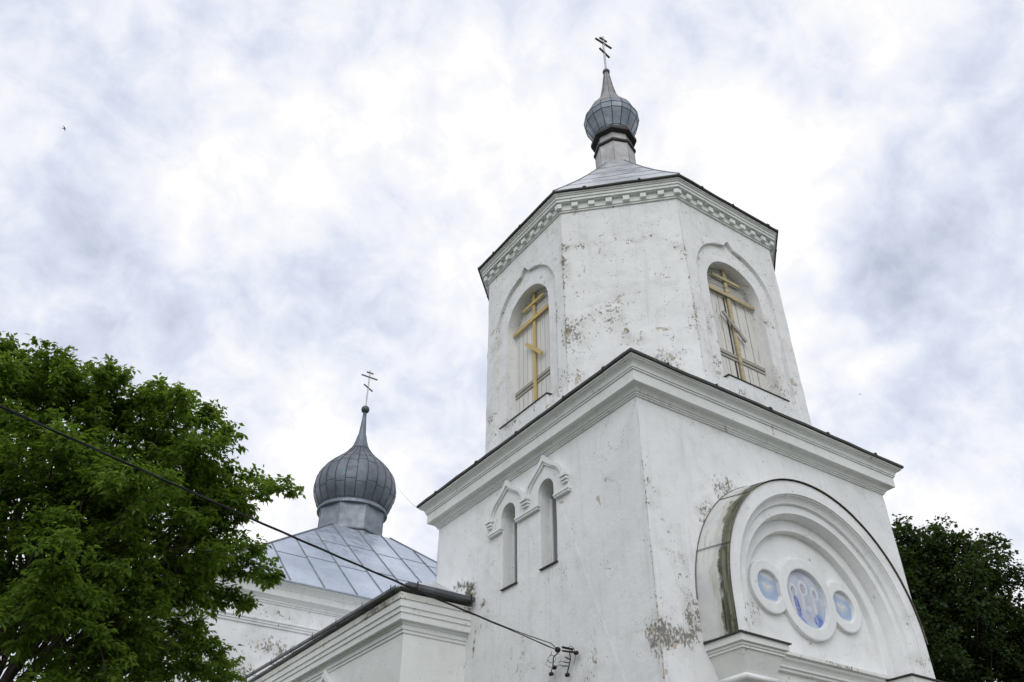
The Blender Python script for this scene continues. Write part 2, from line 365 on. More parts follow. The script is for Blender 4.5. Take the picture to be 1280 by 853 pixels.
def prism(bm, poly, axis, a, b):
    """polygon of 2-D points extruded from a to b along axis ('x': pts are (y,z); 'y': (x,z); 'z': (x,y))"""
    def P(q, t): return (t, q[0], q[1]) if axis == 'x' else (q[0], t, q[1]) if axis == 'y' else (q[0], q[1], t)
    A = [bm.verts.new(P(q, a)) for q in poly]; B = [bm.verts.new(P(q, b)) for q in poly]
    bm.faces.new(A); bm.faces.new(B[::-1]); n = len(poly)
    for i in range(n): bm.faces.new((A[i], B[i], B[(i+1) % n], A[(i+1) % n]))
def mitre(poly, off):
    """offset a convex CCW plan polygon outwards"""
    n = len(poly); out = []
    for i in range(n):
        p0, p1, p2 = Vector(poly[i-1]), Vector(poly[i]), Vector(poly[(i+1) % n])
        d1 = (p1-p0).normalized(); d2 = (p2-p1).normalized()
        n1 = Vector((d1.y, -d1.x)); n2 = Vector((d2.y, -d2.x))
        b = (n1+n2); b = b/b.dot(n1)
        out.append(p1+b*off)
    return out
def sweep(bm, poly, prof, close=True):
    """closed moulding round a plan polygon: prof = [(offset, z)...]; inner back closed at offset -.1"""
    pr = list(prof)
    if close: pr = [(-.12, prof[0][1])]+pr+[(-.12, prof[-1][1])]
    rings = [[bm.verts.new((q.x, q.y, z)) for q in mitre(poly, o)] for o, z in pr]
    n = len(poly)
    idx = range(len(rings)) if close else range(len(rings)-1)
    for i in idx:
        k2 = (i+1) % len(rings)
        for j in range(n): bm.faces.new((rings[i][j], rings[i][(j+1) % n], rings[k2][(j+1) % n], rings[k2][j]))
def cut(o, cutters):
    """boolean cutters (bmesh list) out of o, keeping a clean mesh"""
    for bm in cutters:
        bmesh.ops.recalc_face_normals(bm, faces=bm.faces)
        me = bpy.data.meshes.new('c'); bm.to_mesh(me); bm.free()
        c = bpy.data.objects.new('c', me); COL.objects.link(c)
        md = o.modifiers.new('b', 'BOOLEAN'); md.operation = 'DIFFERENCE'; md.solver = 'EXACT'; md.object = c
        bpy.context.view_layer.update()
        dg = bpy.context.evaluated_depsgraph_get()
        new = bpy.data.meshes.new_from_object(o.evaluated_get(dg))
        o.modifiers.clear(); o.data = new
        bpy.data.objects.remove(c); bpy.data.meshes.remove(me)
def arch_poly(c, hw, z0, zs, n=28):
    """(u,z) outline of a round-headed opening"""
    pts = [(c-hw, z0), (c+hw, z0)]
    for i in range(n+1):
        a = math.pi*i/n; pts.append((c+hw*math.cos(a), zs+hw*math.sin(a)))
    return pts
def keel_poly(c, hw, z0, zs, peak, n=36):
    pts = [(c-hw, z0), (c+hw, z0)]+keel_curve(c, hw, zs, peak, n)
    return pts
def keel_curve(c, hw, zs, peak, n=36, rise=None, wid=.13, pw=1.0):
    """right springing to left springing: round shoulders drawn up into a keel"""
    right = []; rise = hw if rise is None else rise
    for i in range(n+1):
        a = math.pi/2*i/n
        x = hw*math.cos(a); z = zs+rise*math.sin(a)
        t = max(0, 1-x/(wid*hw)); z += (peak-zs-rise)*t**pw
        right.append((max(x, 0.0), z))
    return [(c+x, z) for x, z in right]+[(c-x, z) for x, z in right[-2::-1]]
def join_into(o, bm, mat):
    """seams and joints are surface pattern: they go into the part's own mesh with a second material"""
    bmesh.ops.recalc_face_normals(bm, faces=bm.faces)
    k_ = len(o.data.materials); o.data.materials.append(mat)
    for f in bm.faces: f.material_index = k_
    t = bpy.data.meshes.new('t'); bm.to_mesh(t); bm.free()
    b = bmesh.new(); b.from_mesh(o.data); b.from_mesh(t); b.to_mesh(o.data); b.free(); bpy.data.meshes.remove(t)
def lathe(bm, cx, cy, prof, n, rot=0.0, capb=False, capt=False):
    rings = []
    for r, z in prof:
        rings.append([bm.verts.new((cx+r*math.cos(rot+2*math.pi*j/n), cy+r*math.sin(rot+2*math.pi*j/n), z)) for j in range(n)])
    for i in range(len(rings)-1):
        for j in range(n): bm.faces.new((rings[i][j], rings[i][(j+1) % n], rings[i+1][(j+1) % n], rings[i+1][j]))
    if capb: bm.faces.new(rings[0][::-1])
    if capt: bm.faces.new(rings[-1])
def sphere(bm, c, r, u=20, v=12, sz=1.0):
    res = bmesh.ops.create_uvsphere(bm, u_segments=u, v_segments=v, radius=r, matrix=Matrix.Translation(c) @ Matrix.Diagonal((1, 1, sz, 1)))
    return res
rng = random.Random(7)

# ------------------------------------------------------------------ ground
GZ = -9.7
bm = bmesh.new(); nseg = 60
bmesh.ops.create_grid(bm, x_segments=nseg, y_segments=nseg, size=900, matrix=Matrix.Translation((0, 0, GZ)))
tag(obj('ground', bm, M['grass']), None, kind='structure')
bm = bmesh.new(); box(bm, -5, 12, -16, 5, GZ-.2, GZ+.006); tag(obj('bounce_path', bm, M['bounce_gravel']), None, kind='structure')  # unseen gravel bed added to bounce light up under the soffits

# ------------------------------------------------------------------ the church
CH = thing('church', 'white plastered church with an octagonal belfry over its square tower and two grey onion domes', 'church', (3.5, 3.5, GZ))
CH_loc = CH.location.copy()
def P(o):                                        # parent keeping world coordinates
    o.parent = CH; o.matrix_parent_inverse = Matrix.Translation(-CH_loc); return o
def part(name, bm, mat, smooth=False, label=None, parent=None):
    o = obj(name, bm, mat, None, smooth)
    if parent is None: P(o)
    else: o.parent = parent
    if label: o['label'] = label
    return o
SQ = [(0, 0), (7, 0), (7, 7), (0, 7)]
c8 = 1.563; a8 = 3.493
OC = [(3.5+x, 3.5+y) for x, y in ((-c8, -a8), (c8, -a8), (a8, -c8), (a8, c8), (c8, a8), (-c8, a8), (-a8, c8), (-a8, -c8))]

def rough_edges(o, amt=.012, seed=0.0, maxlen=.35):
    """break the ruler-straight plaster arrises: subdivide long edges, then wobble the vertices a little"""
    me = o.data; bm = bmesh.new(); bm.from_mesh(me)
    for _ in range(5):
        es = [e_ for e_ in bm.edges if e_.calc_length() > maxlen and len(e_.link_faces) == 2 and e_.calc_face_angle(0) > .3]
        if not es: break
        bmesh.ops.subdivide_edges(bm, edges=es, cuts=1)
    for v in bm.verts:
        q = v.co*2.3+Vector((seed, seed*2, 3)); n = mnoise.noise_vector(q)+mnoise.noise_vector(q*2.7)*.5
        v.co += Vector((n.x, n.y, n.z*.4))*amt
    bm.to_mesh(me); bm.free()

# --- square tower
bm = bmesh.new(); prism(bm, SQ, 'z', GZ-.3, .45)
tower = part('tower_wall', bm, M['tower'])
SLITS = (2.70, 4.01)
cs = []
for c in SLITS:
    b = bmesh.new(); prism(b, arch_poly(c, .255, -2.27, -.78), 'x', -.4, .34); cs.append(b)
b = bmesh.new(); prism(b, arch_poly(3.5, 1.1, GZ-.1, -6.6), 'y', -.4, .5); cs.append(b)
cut(tower, cs)
rough_edges(tower, .010)

prof = [(0, 0), (.03, 0), (.03, .028), (.052, .03), (.052, .062), (.075, .066), (.085, .09), (.10, .115), (.125, .135), (.135, .15), (.215, .154), (.222, .160), (.222, .375), (.245, .378), (.245, .412), (.262, .414), (.268, .45), (.285, .485), (.315, .515), (.345, .530), (.36, .533), (.36, .556), (.385, .558), (.385, .592)]
bm = bmesh.new(); sweep(bm, SQ, prof); rough_edges(part('tower_cornice', bm, M['cornice']), .005, 21, .45)
# sheet-metal skirt roof between the square cornice and the octagon
bm = bmesh.new()
lo = mitre(SQ, .425); hi = mitre(SQ, -.04)
def lip(bm, lo, z0, z1, inn):
    A = [bm.verts.new((q.x, q.y, z0)) for q in lo]; B = [bm.verts.new((q.x, q.y, z1)) for q in lo]; n = len(lo)
    I = [bm.verts.new((q.x, q.y, z0)) for q in inn]
    for i in range(n):
        j = (i+1) % n
        bm.faces.new((A[i], A[j], B[j], B[i])); bm.faces.new((I[i], I[j], A[j], A[i]))
    return B
def wavy(poly, z, per):
    """edge points with small dents, as old sheet metal hangs"""
    out = []
    n = len(poly)
    for i in range(n):
        a, b_ = Vector(poly[i]), Vector(poly[(i+1) % n])
        L = (b_-a).length; k_ = max(2, int(L/per))
        for s in range(k_):
            q = a.lerp(b_, s/k_); dz = mnoise.noise(Vector((q.x*1.1, q.y*1.1, z)))*.022+(.010 if s % 3 == 1 else 0) if s else 0
            out.append((q, dz))
    return out
def nubs(bm, poly, z, step):
    """folded seam ends standing up along the eave"""
    n = len(poly); r_ = random.Random(3)
    for i in range(n):
        a, b_ = Vector(poly[i]), Vector(poly[(i+1) % n]); L = (b_-a).length; t = (b_-a)/L; nr = Vector((t.y, -t.x)); d = step*.6
        while d < L-.25:
            q = a+t*d; w = r_.uniform(.02, .045); v8 = []
            for u in (-w, w):
                for o_ in (-.20, .012):
                    for h in (-.02, .020+r_.uniform(-.006, .010)): v8.append(bm.verts.new((q.x+t.x*u+nr.x*o_, q.y+t.y*u+nr.y*o_, z+h)))
            r = bmesh.ops.convex_hull(bm, input=v8)
            for g in r['geom']:
                if isinstance(g, bmesh.types.BMFace): g.material_index = 1
            d += step*r_.uniform(.8, 1.2)
def edge_roof(poly_out, z_edge, poly_top, z_top, thick, mat_edge, mat_top, name, per=.45, label=None):
    bm = bmesh.new()
    wo_ = wavy(poly_out, z_edge, per)
    n = len(wo_)
    cx = sum(q.x for q in poly_out)/len(poly_out); cy = sum(q.y for q in poly_out)/len(poly_out)
    A = [bm.verts.new((q.x, q.y, z_edge-thick+dz)) for q, dz in wo_]
    B = [bm.verts.new((q.x, q.y, z_edge+dz)) for q, dz in wo_]
    I = [bm.verts.new((q.x+(cx-q.x)*.09, q.y+(cy-q.y)*.09, z_edge-thick+.004)) for q, dz in wo_]
    T = [bm.verts.new((q.x, q.y, z_top)) for q in poly_top]
    m_ = len(poly_out); per_side = [int(max(2, int((Vector(poly_out[(i+1) % m_])-Vector(poly_out[i])).length/per))) for i in range(m_)]
    for i in range(n):
        j = (i+1) % n
        bm.faces.new((A[i], A[j], B[j], B[i])).material_index = 1
        bm.faces.new((I[i], I[j], A[j], A[i])).material_index = 1
    s = 0
    for side in range(m_):
        e_ = s+per_side[side]
        for i in range(s, e_):
            if i == s: pass
            bm.faces.new((B[i], B[(i+1) % n], T[side])).material_index = 0
        bm.faces.new((B[e_ % n], T[(side+1) % m_], T[side])).material_index = 0
        s = e_
    nubs(bm, poly_out, z_edge, 1.5)
    o = part(name, bm, [mat_top, mat_edge], label=label)
    return o
edge_roof(mitre(SQ, .425), .648, mitre(SQ, -.05), .95, .052, M['edge'], M['zinc'], 'tower_roof')

# --- octagonal belfry
bm = bmesh.new(); prism(bm, OC, 'z', .55, 6.45)
bel = part('belfry_wall', bm, M['belfry'])
WC, HW, ZS = 3.47, .85, 4.08
cs = []
for ax in 'xy':
    b = bmesh.new(); prism(b, keel_poly(WC, 1.22, 1.36, 4.19, 5.60), ax, -.4, .085); cs.append(b)
    b = bmesh.new(); prism(b, arch_poly(WC, HW, 1.36, ZS), ax, -.5, .47); cs.append(b)
cut(bel, cs)
rough_edges(bel, .012, 4.0)
bprof = [(0, 6.17), (.035, 6.17), (.035, 6.213), (.06, 6.217), (.06, 6.392), (.165, 6.396), (.172, 6.40), (.172, 6.472), (.196, 6.475), (.196, 6.548), (.222, 6.551), (.222, 6.582), (.248, 6.585), (.248, 6.622)]
bm = bmesh.new(); sweep(bm, OC, bprof)
dout = mitre(OC, .135); din = mitre(OC, .04)
for i in range(8):                                # dentils, with one wrapping every corner
    a, b_ = dout[i], dout[(i+1) % 8]; ai, bi = din[i], din[(i+1) % 8]
    L = (b_-a).length; t = (b_-a).normalized(); nrm = Vector((t.y, -t.x)); nd = 9 if L > 3 else 7
    for k_ in range(1, nd):
        q = a+t*(L*k_/nd)
        wa, wb, dd = .075+rng.uniform(-.010, .008), .075+rng.uniform(-.010, .008), rng.uniform(-.014, .006); A = [q-t*wa-nrm*.09, q+t*wb-nrm*.09, q+t*wb+nrm*dd, q-t*wa+nrm*dd]
        prism(bm, [(v.x, v.y) for v in A], 'z', 6.245+rng.uniform(-.014, .012), 6.372)
    # corner dentil
    p0 = dout[i]; tp = (dout[i]-dout[i-1]).normalized()
    A = [p0-tp*.10, p0, p0+t*.10, p0+t*.10-nrm*.08, p0-tp*.10-Vector((tp.y, -tp.x))*.08]
    prism(bm, [(v.x, v.y) for v in A], 'z', 6.240, 6.374)
rough_edges(part('belfry_cornice', bm, M['cornice']), .005, 23, .5)

# belfry tent roof with folded seams
ro = mitre(OC, .30); zt = 10.95; r0 = .68
bm = bmesh.new()
wo_ = wavy(ro, 6.66, .42); n = len(wo_)
A = [bm.verts.new((q.x, q.y, 6.625+dz)) for q, dz in wo_]; B = [bm.verts.new((q.x, q.y, 6.668+dz)) for q, dz in wo_]
I = [bm.verts.new((q.x+(3.5-q.x)*.09, q.y+(3.5-q.y)*.09, 6.627)) for q, dz in wo_]
def roof_pt(q, t):
    r_ = Vector((q.x-3.5, q.y-3.5)); s = 1-t*(1-r0/3.8)
    return (3.5+r_.x*s, 3.5+r_.y*s, 6.668+(zt-6.668)*t+math.sin(t*math.pi)*-.10)
rows = [B]+[[bm.verts.new(roof_pt(q, t)) for q, dz in wo_] for t in (.2, .4, .6, .8, 1.0)]
for i in range(n):
    j = (i+1) % n
    bm.faces.new((A[i], A[j], B[j], B[i])).material_index = 1; bm.faces.new((I[i], I[j], A[j], A[i])).material_index = 1
    for r_ in range(5): bm.faces.new((rows[r_][i], rows[r_][j], rows[r_+1][j], rows[r_+1][i]))
nubs(bm, ro, 6.668, 1.25)
broof = part('belfry_roof', bm, [M['zinc_bell'], M['edge']], label='octagonal tent roof of pale sheet metal under the small dome')
bm = bmesh.new()
for i in range(8):
    q = ro[i]; tube(bm, [roof_pt(q, t) for t in (0, .2, .4, .6, .8, 1)], .022, 5)
for t in (.2, .4, .6, .8):
    ring = [roof_pt(q, t) for q in ro]; tube(bm, ring+[ring[0]], .010, 4)
join_into(broof, bm, M['seam'])

# --- belfry drum, collars, onion, ball, cross
def octa_ring(bm, cx, cy, prof): lathe(bm, cx, cy, prof, 8, 0.0, True, True)
T = (3.5, 3.5)
bm = bmesh.new(); octa_ring(bm, *T, [(.74, 10.80), (.66, 11.05), (.60, 11.16), (.60, 12.05)])
dr = part('drum', bm, M['drum_pale'], label='pale metal octagonal drum under the belfry dome')
bm = bmesh.new()
for j in range(8):
    a = 2*math.pi*j/8; tube(bm, [(T[0]+.605*math.cos(a), T[1]+.605*math.sin(a), 11.15), (T[0]+.605*math.cos(a), T[1]+.605*math.sin(a), 12.0)], .012, 4)
join_into(dr, bm, M['seam'])
bm = bmesh.new(); octa_ring(bm, *T, [(.61, 12.00), (.66, 12.03), (.66, 12.10), (.56, 12.16)]); part('collar', bm, M['ring'])
bm = bmesh.new(); octa_ring(bm, *T, [(.555, 12.14), (.555, 12.60)]); part('upper_drum', bm, M['drum_pale'])
bm = bmesh.new(); octa_ring(bm, *T, [(.58, 12.46), (.72, 12.50), (.72, 12.62), (.60, 12.70)]); part('collar', bm, M['ring'])
def facet_onion(prof, n, cx, cy, mat, label, seam_mat, seam_r, rot=0.0, rows=True, smooth=False, nrib=None):
    bm = bmesh.new(); lathe(bm, cx, cy, prof, n, rot, True, True)
    o = part('onion_dome', bm, mat, smooth=smooth, label=label)
    sb = bmesh.new()
    nr = nrib or n
    for j in range(nr):
        a = rot+2*math.pi*j/nr
        tube(sb, [(cx+(r+.002)*math.cos(a), cy+(r+.002)*math.sin(a), z) for r, z in prof], seam_r, 4)
    if rows:
        for r, z in prof[1:-1]:
            if z not in rows: continue
            ring = [(cx+(r+.002)*math.cos(rot+2*math.pi*j/n), cy+(r+.002)*math.sin(rot+2*math.pi*j/n), z) for j in range(n)]
            tube(sb, ring+[ring[0]], seam_r*.7, 4, False)
    join_into(o, sb, seam_mat)
    return o
on1 = facet_onion([(.525, 12.62), (.595, 12.80), (.835, 13.36), (.880, 13.56), (.805, 13.80)], 16, *T, M['dome_blue'], 'small faceted blue-grey onion dome on the belfry', M['rib'], .014, rot=R(225+5), rows=(12.80, 13.36, 13.56))
bm = bmesh.new(); npf = [(.812, 13.79), (.692, 14.06), (.535, 14.30), (.385, 14.55), (.290, 14.80), (.235, 15.10), (.180, 15.42), (.135, 15.78), (.085, 16.15)]
lathe(bm, *T, npf, 16, R(230), True, True)
nk = part('neck', bm, M['neck'], parent=on1)
bm = bmesh.new()
for j in range(0, 16, 2):
    a = R(230)+2*math.pi*j/16; tube(bm, [(T[0]+(r+.002)*math.cos(a), T[1]+(r+.002)*math.sin(a), z) for r, z in npf], .008, 4)
join_into(nk, bm, M['rib'])
bm = bmesh.new(); sphere(bm, Vector((3.5, 3.5, 16.22)), .125); part('ball', bm, M['ball_dark'], True, parent=on1)
def cross(cx, cy, zb, ztop, bars, r, label):
    bm = bmesh.new(); box(bm, cx-r, cx+r, cy-r, cy+r, zb, ztop)
    o = part('cross', bm, M['cross_post'], label=label)
    for hw, z, sl in bars:
        b = bmesh.new(); bar(b, (cx-hw, cy-r*.9, z+sl), (cx+hw, cy-r*.9, z-sl), r*1.9, -r*1.4, (0, -1, 0))
        bar(b, (cx-hw, cy-r*.9-.001, z+sl), (cx+hw, cy-r*.9-.001, z-sl), r*1.5, r*.5, (0, -1, 0))
        part('crossbar', b, M['cross_bar'], parent=o)
    return o
cross(3.5, 3.5, 16.3, 18.27, ((.16, 18.08, 0), (.36, 17.86, 0), (.22, 17.30, .11)), .030, 'grey three-barred cross above the belfry dome')

# --- belfry windows: boarded, with a three-barred cross of battens
def belfry_window(ax, worn):
    w = thing('belfry_window', None, None); del_keys(w)
    P(w)
    D = .36
    def Q(u, d, z): return (d, u, z) if ax == 'x' else (u, d, z)
    nrm = (-1, 0, 0) if ax == 'x' else (0, -1, 0)
    bm = bmesh.new(); zj = 4.12
    poly = arch_poly(WC, HW+.02, 1.40, ZS)
    low = [(WC-HW-.02, 1.40), (WC+HW+.02, 1.40), (WC+HW+.02, ZS), (WC+HW+.02, zj), (WC-HW-.02, zj), (WC-HW-.02, ZS)]
    prism(bm, low, ax, D, D+.05)
    sh = part('shutter', bm, M['boards_x' if worn else 'boards_y'], parent=w, label='weathered white plank boards' if worn else 'white plank boards')
    if worn:
        g_ = bmesh.new(); bar(g_, Q(WC-.085, D-.001, 1.45), Q(WC-.085, D-.001, 4.08), .05, .004, nrm); join_into(sh, g_, M['edge'])
    b2 = bmesh.new(); pts = [(WC+(HW+.02)*math.cos(R(a)), ZS+(HW+.02)*math.sin(R(a))) for a in range(3, 178, 5)]
    prism(b2, pts, ax, D-.012, D+.045)
    part('lunette_board', b2, M['boards_x_top' if worn else 'boards_y_top'], parent=w)
    # bent trim line of the lunette
    b3 = bmesh.new(); tube(b3, [Q(WC+(HW-.10)*math.cos(R(a)), D-.018, ZS+(HW-.10)*math.sin(R(a))) for a in range(14, 167, 6)], .016, 4)
    part('lunette_trim', b3, M['grey_wood'], parent=w)
    b4 = bmesh.new()
    bar(b4, Q(WC-HW, D-.001, 2.44), Q(WC+HW, D-.001, 2.43), .085, .03, nrm); bar(b4, Q(WC-HW, D-.001, 2.34), Q(WC+HW, D-.001, 2.33), .055, .022, nrm)
    part('rail', b4, M['grey_wood'], parent=w)
    ym = M['yellow_worn' if worn else 'yellow']
    s = -1 if ax == 'x' else 1                    # the picture's right is -y on one face, +x on the other
    b5 = bmesh.new()
    bar(b5, Q(WC+.03, D-.034, 1.44), Q(WC+.02, D-.034, 4.62+.30), .088, .035, nrm)
    bar(b5, Q(WC-HW*.98, D-.070, 4.13), Q(WC+HW*.98, D-.070, 4.12), .092, .032, nrm)
    bar(b5, Q(WC-.43, D-.070, 4.60), Q(WC+.45, D-.070, 4.60), .075, .030, nrm)
    part('batten_cross', b5, ym, parent=w, label='faded yellow batten cross' if worn else 'yellow batten cross')
    b6 = bmesh.new(); bar(b6, Q(WC-s*.31, D-.075, 3.55), Q(WC+s*.31, D-.075, 2.93), .088, .034, nrm)
    part('slanted_batten', b6, M['grey_wood'] if worn else ym, parent=w)
    # sill: painted slab with a thin dark flashing
    b7 = bmesh.new(); lo_ = -.055
    prof_ = [(-.055, 1.405), (.36, 1.445), (.36, 1.40), (.10, 1.0), (-.010, .98)]
    def strip(bmm, pr, u0, u1):
        A = [bmm.verts.new(Q(u0, d, z)) for d, z in pr]; B_ = [bmm.verts.new(Q(u1, d, z)) for d, z in pr]
        bmm.faces.new(A); bmm.faces.new(B_[::-1])
        for i in range(len(pr)): bmm.faces.new((A[i], A[(i+1) % len(pr)], B_[(i+1) % len(pr)], B_[i]))
    strip(b7, prof_, WC-HW-.03, WC+HW+.03)
    sl = part('sill', b7, M['belfry'], parent=w)
    b8 = bmesh.new(); strip(b8, [(-.075, 1.412), (.35, 1.458), (.35, 1.470), (-.075, 1.432)], WC-HW-.06, WC+HW+.06)
    part('sill_flashing', b8, M['edge'], parent=w)
    return w
def del_keys(o):
    for k_ in ('label', 'category', 'group'):
        if k_ in o: del o[k_]
w1 = belfry_window('x', False); w1['label'] = 'boarded belfry window with clean yellow cross'
w2 = belfry_window('y', True); w2['label'] = 'boarded belfry window with weathered cross and grey slanted bar'

# --- slit windows on the tower's side and their twin keel hood
hood = bmesh.new()
zb = -1.0
def keel_band(bm, c, hw, zs, peak, thick, x_out, x_in=.01, leg=None):
    o_ = keel_curve(c, hw, zs, peak, rise=hw*.76, wid=.62, pw=2.0); i_ = keel_curve(c, hw-thick, zs, peak-thick*1.6, rise=(hw-thick)*.76, wid=.62, pw=2.0)
    n = min(len(o_), len(i_))
    for a, b_ in zip(range(n-1), range(1, n)):
        q = [o_[a], o_[b_], i_[b_], i_[a]]
        A = [bm.verts.new((x_out, y, z)) for y, z in q]; B_ = [bm.verts.new((x_in, y, z)) for y, z in q]
        bm.faces.new(A); bm.faces.new(B_[::-1])
        for k_ in range(4): bm.faces.new((A[k_], B_[k_], B_[(k_+1) % 4], A[(k_+1) % 4]))
hp = bmesh.new()
field = []
# raised field behind the ribs (right to left), then its lower edge
pts = [(1.98, zb), (1.98, -.80)]+[(y, z) for y, z in keel_curve(SLITS[0], .655, -.74, -.03, rise=.50, wid=.62, pw=2.0)[::-1]]+[(y, z) for y, z in keel_curve(SLITS[1], .655, -.74, -.03, rise=.50, wid=.62, pw=2.0)[::-1]]+[(4.74, -.80), (4.74, zb)]
hp = bmesh.new(); prism(hp, pts, 'x', -.055, .02)
hoodo = part('window_hood', hp, M['trim'], label='twin keel-arched hood over the slit windows')
cs = []
for c in SLITS:
    b = bmesh.new(); prism(b, arch_poly(c, .255, -2.3, -.78), 'x', -.3, .3); cs.append(b)
cut(hoodo, cs)
rb = bmesh.new()
for c in SLITS:
    keel_band(rb, c, .66, -.74, .0, .085, -.125, -.05)
    keel_band(rb, c, .575, -.74, -.136, .045, -.092, -.05)
part('hood_rib', rb, M['trim'], parent=hoodo)
for c_ in (2.05, 3.355, 4.66):
    kb = bmesh.new()
    for w_, z0, z1, d in ((.10, -.755, -.70, .15), (.085, -.82, -.765, .125), (.07, -.875, -.83, .10)):
        hw_ = w_ if c_ != 3.355 else w_*1.25
        box(kb, -d, -.05, c_-hw_, c_+hw_, z0, z1)
    part('corbel', kb, M['trim'], parent=hoodo)
for y0, y1 in ((1.965, SLITS[0]-.26), (SLITS[0]+.26, SLITS[1]-.26), (SLITS[1]+.26, 4.755)):
    kb = bmesh.new(); box(kb, -.085, .01, y0, y1, zb-.01, zb+.035); box(kb, -.07, .01, y0+.015, y1-.015, zb-.05, zb-.013)
    part('hood_string', kb, M['trim'], parent=hoodo)
for c in SLITS:
    w = thing('slit_window', None, None); del_keys(w); P(w)
    bm = bmesh.new(); prism(bm, arch_poly(c, .25, -2.26, -.78), 'x', .27, .30); part('pane', bm, M['glass'], parent=w)
    bm = bmesh.new()
    box(bm, .235, .268, c+.205, c+.252, -2.26, -.78); box(bm, .235, .268, c-.252, c-.205, -2.26, -.78); box(bm, .238, .266, c-.018, c+.018, -2.26, -.6)
    part('frame', bm, M['frame_white'], parent=w)
    bm = bmesh.new(); box(bm, -.05, .26, c-.275, c+.275, -2.288, -2.268); part('sill', bm, M['edge'], parent=w)

# --- entrance portal: stepped round arch on capitals
AC, AZ, ZB = 3.5, -3.5, -4.17
def arch_sweep(bm, prof, n=44, zb=ZB, mi=None):
    """prof: list of (radius, y); half circle about (AC,AZ) with straight legs down to zb"""
    st = [('L', 0)]+[('A', math.pi-math.pi*i/n) for i in range(n+1)]+[('R', 0)]
    rings = []
    for kind, a in st:
        ring = []
        for r, y in prof:
            if kind == 'L': q = (AC-r, y, zb)
            elif kind == 'R': q = (AC+r, y, zb)
            else: q = (AC+r*math.cos(a), y, AZ+r*math.sin(a))
            ring.append(bm.verts.new(q))
        rings.append(ring)
    for i in range(len(rings)-1):
        for j in range(len(prof)-1):
            bm.faces.new((rings[i][j], rings[i+1][j], rings[i+1][j+1], rings[i][j+1]))
    return rings
aprof = [(2.56, .04), (2.485, -.61), (2.235, -.61), (2.235, -.585), (2.21, -.58), (2.205, -.555), (2.17, -.515), (2.12, -.49), (2.095, -.485), (2.085, -.46), (2.075, -.43), (1.93, -.43), (1.925, -.41)]
for i in range(1, 7):
    t = i/6; aprof.append((1.925-.05*math.sin(t*math.pi/2), -.41+.17*t))
aprof += [(1.875, -.225), (1.675, -.225), (1.66, -.20), (1.655, -.095)]
bm = bmesh.new(); rings = arch_sweep(bm, aprof)
tri = [r[-1] for r in rings]; bm.faces.new(tri)
portal = part('portal_arch', bm, M['arch'], label='stepped round-arched portal with three medallions')
rough_edges(portal, .002, 2.0, .5)
# sheet metal on the arch back, in overlapping panels, and the thin drip edge
bm = bmesh.new()
def sheet(a0, a1, lift, leg=False):
    n = 14; pr = [(2.60, .012), (2.552, -.30), (2.496, -.632), (2.493, -.640), (2.484, -.640)]
    prev = None
    angs = ([None] if leg else [])+[a0+(a1-a0)*i/n for i in range(n+1)]
    for a in angs:
        ring = []
        for r, y in pr:
            r += lift
            ring.append(bm.verts.new((AC-r, y, ZB+.01) if a is None else (AC+r*math.cos(a), y, AZ+r*math.sin(a))))
        if prev:
            for j in range(len(pr)-1): bm.faces.new((prev[j], ring[j], ring[j+1], prev[j+1]))
        prev = ring
sheet(R(180), R(161), .003, True); sheet(R(161.7), R(131), .009); sheet(R(131.7), R(95), .015); sheet(R(95.5), R(60), .011); sheet(R(60.5), R(30), .007); sheet(R(30.5), R(2), .003)
o = part('arch_flashing', bm, M['flash_arch'], parent=portal, label='mossy sheet metal over the arch')
bm = bmesh.new()
for a0, a1, dr_ in ((180, 131, .006), (131, 60, .014), (60, 0, .005)):
    tube(bm, [(AC+(2.490+dr_)*math.cos(R(a0+(a1-a0)*i/24)), -.642, AZ+(2.490+dr_)*math.sin(R(a0+(a1-a0)*i/24))) for i in range(25)], .008, 5)
for a in (161.3, 131.3, 95.2, 60.2):
    tube(bm, [(AC+(r+.022)*math.cos(R(a)), y, AZ+(r+.014)*math.sin(R(a))) for r, y in ((2.60, 0), (2.552, -.30), (2.496, -.632))], .006, 4)
# dark joint where the metal meets the wall
tube(bm, [(AC+2.615*math.cos(R(180-180*i/40)), -.006, AZ+2.615*math.sin(R(180-180*i/40))) for i in range(41)], .010, 5)
part('drip_edge', bm, M['joint'], parent=portal)
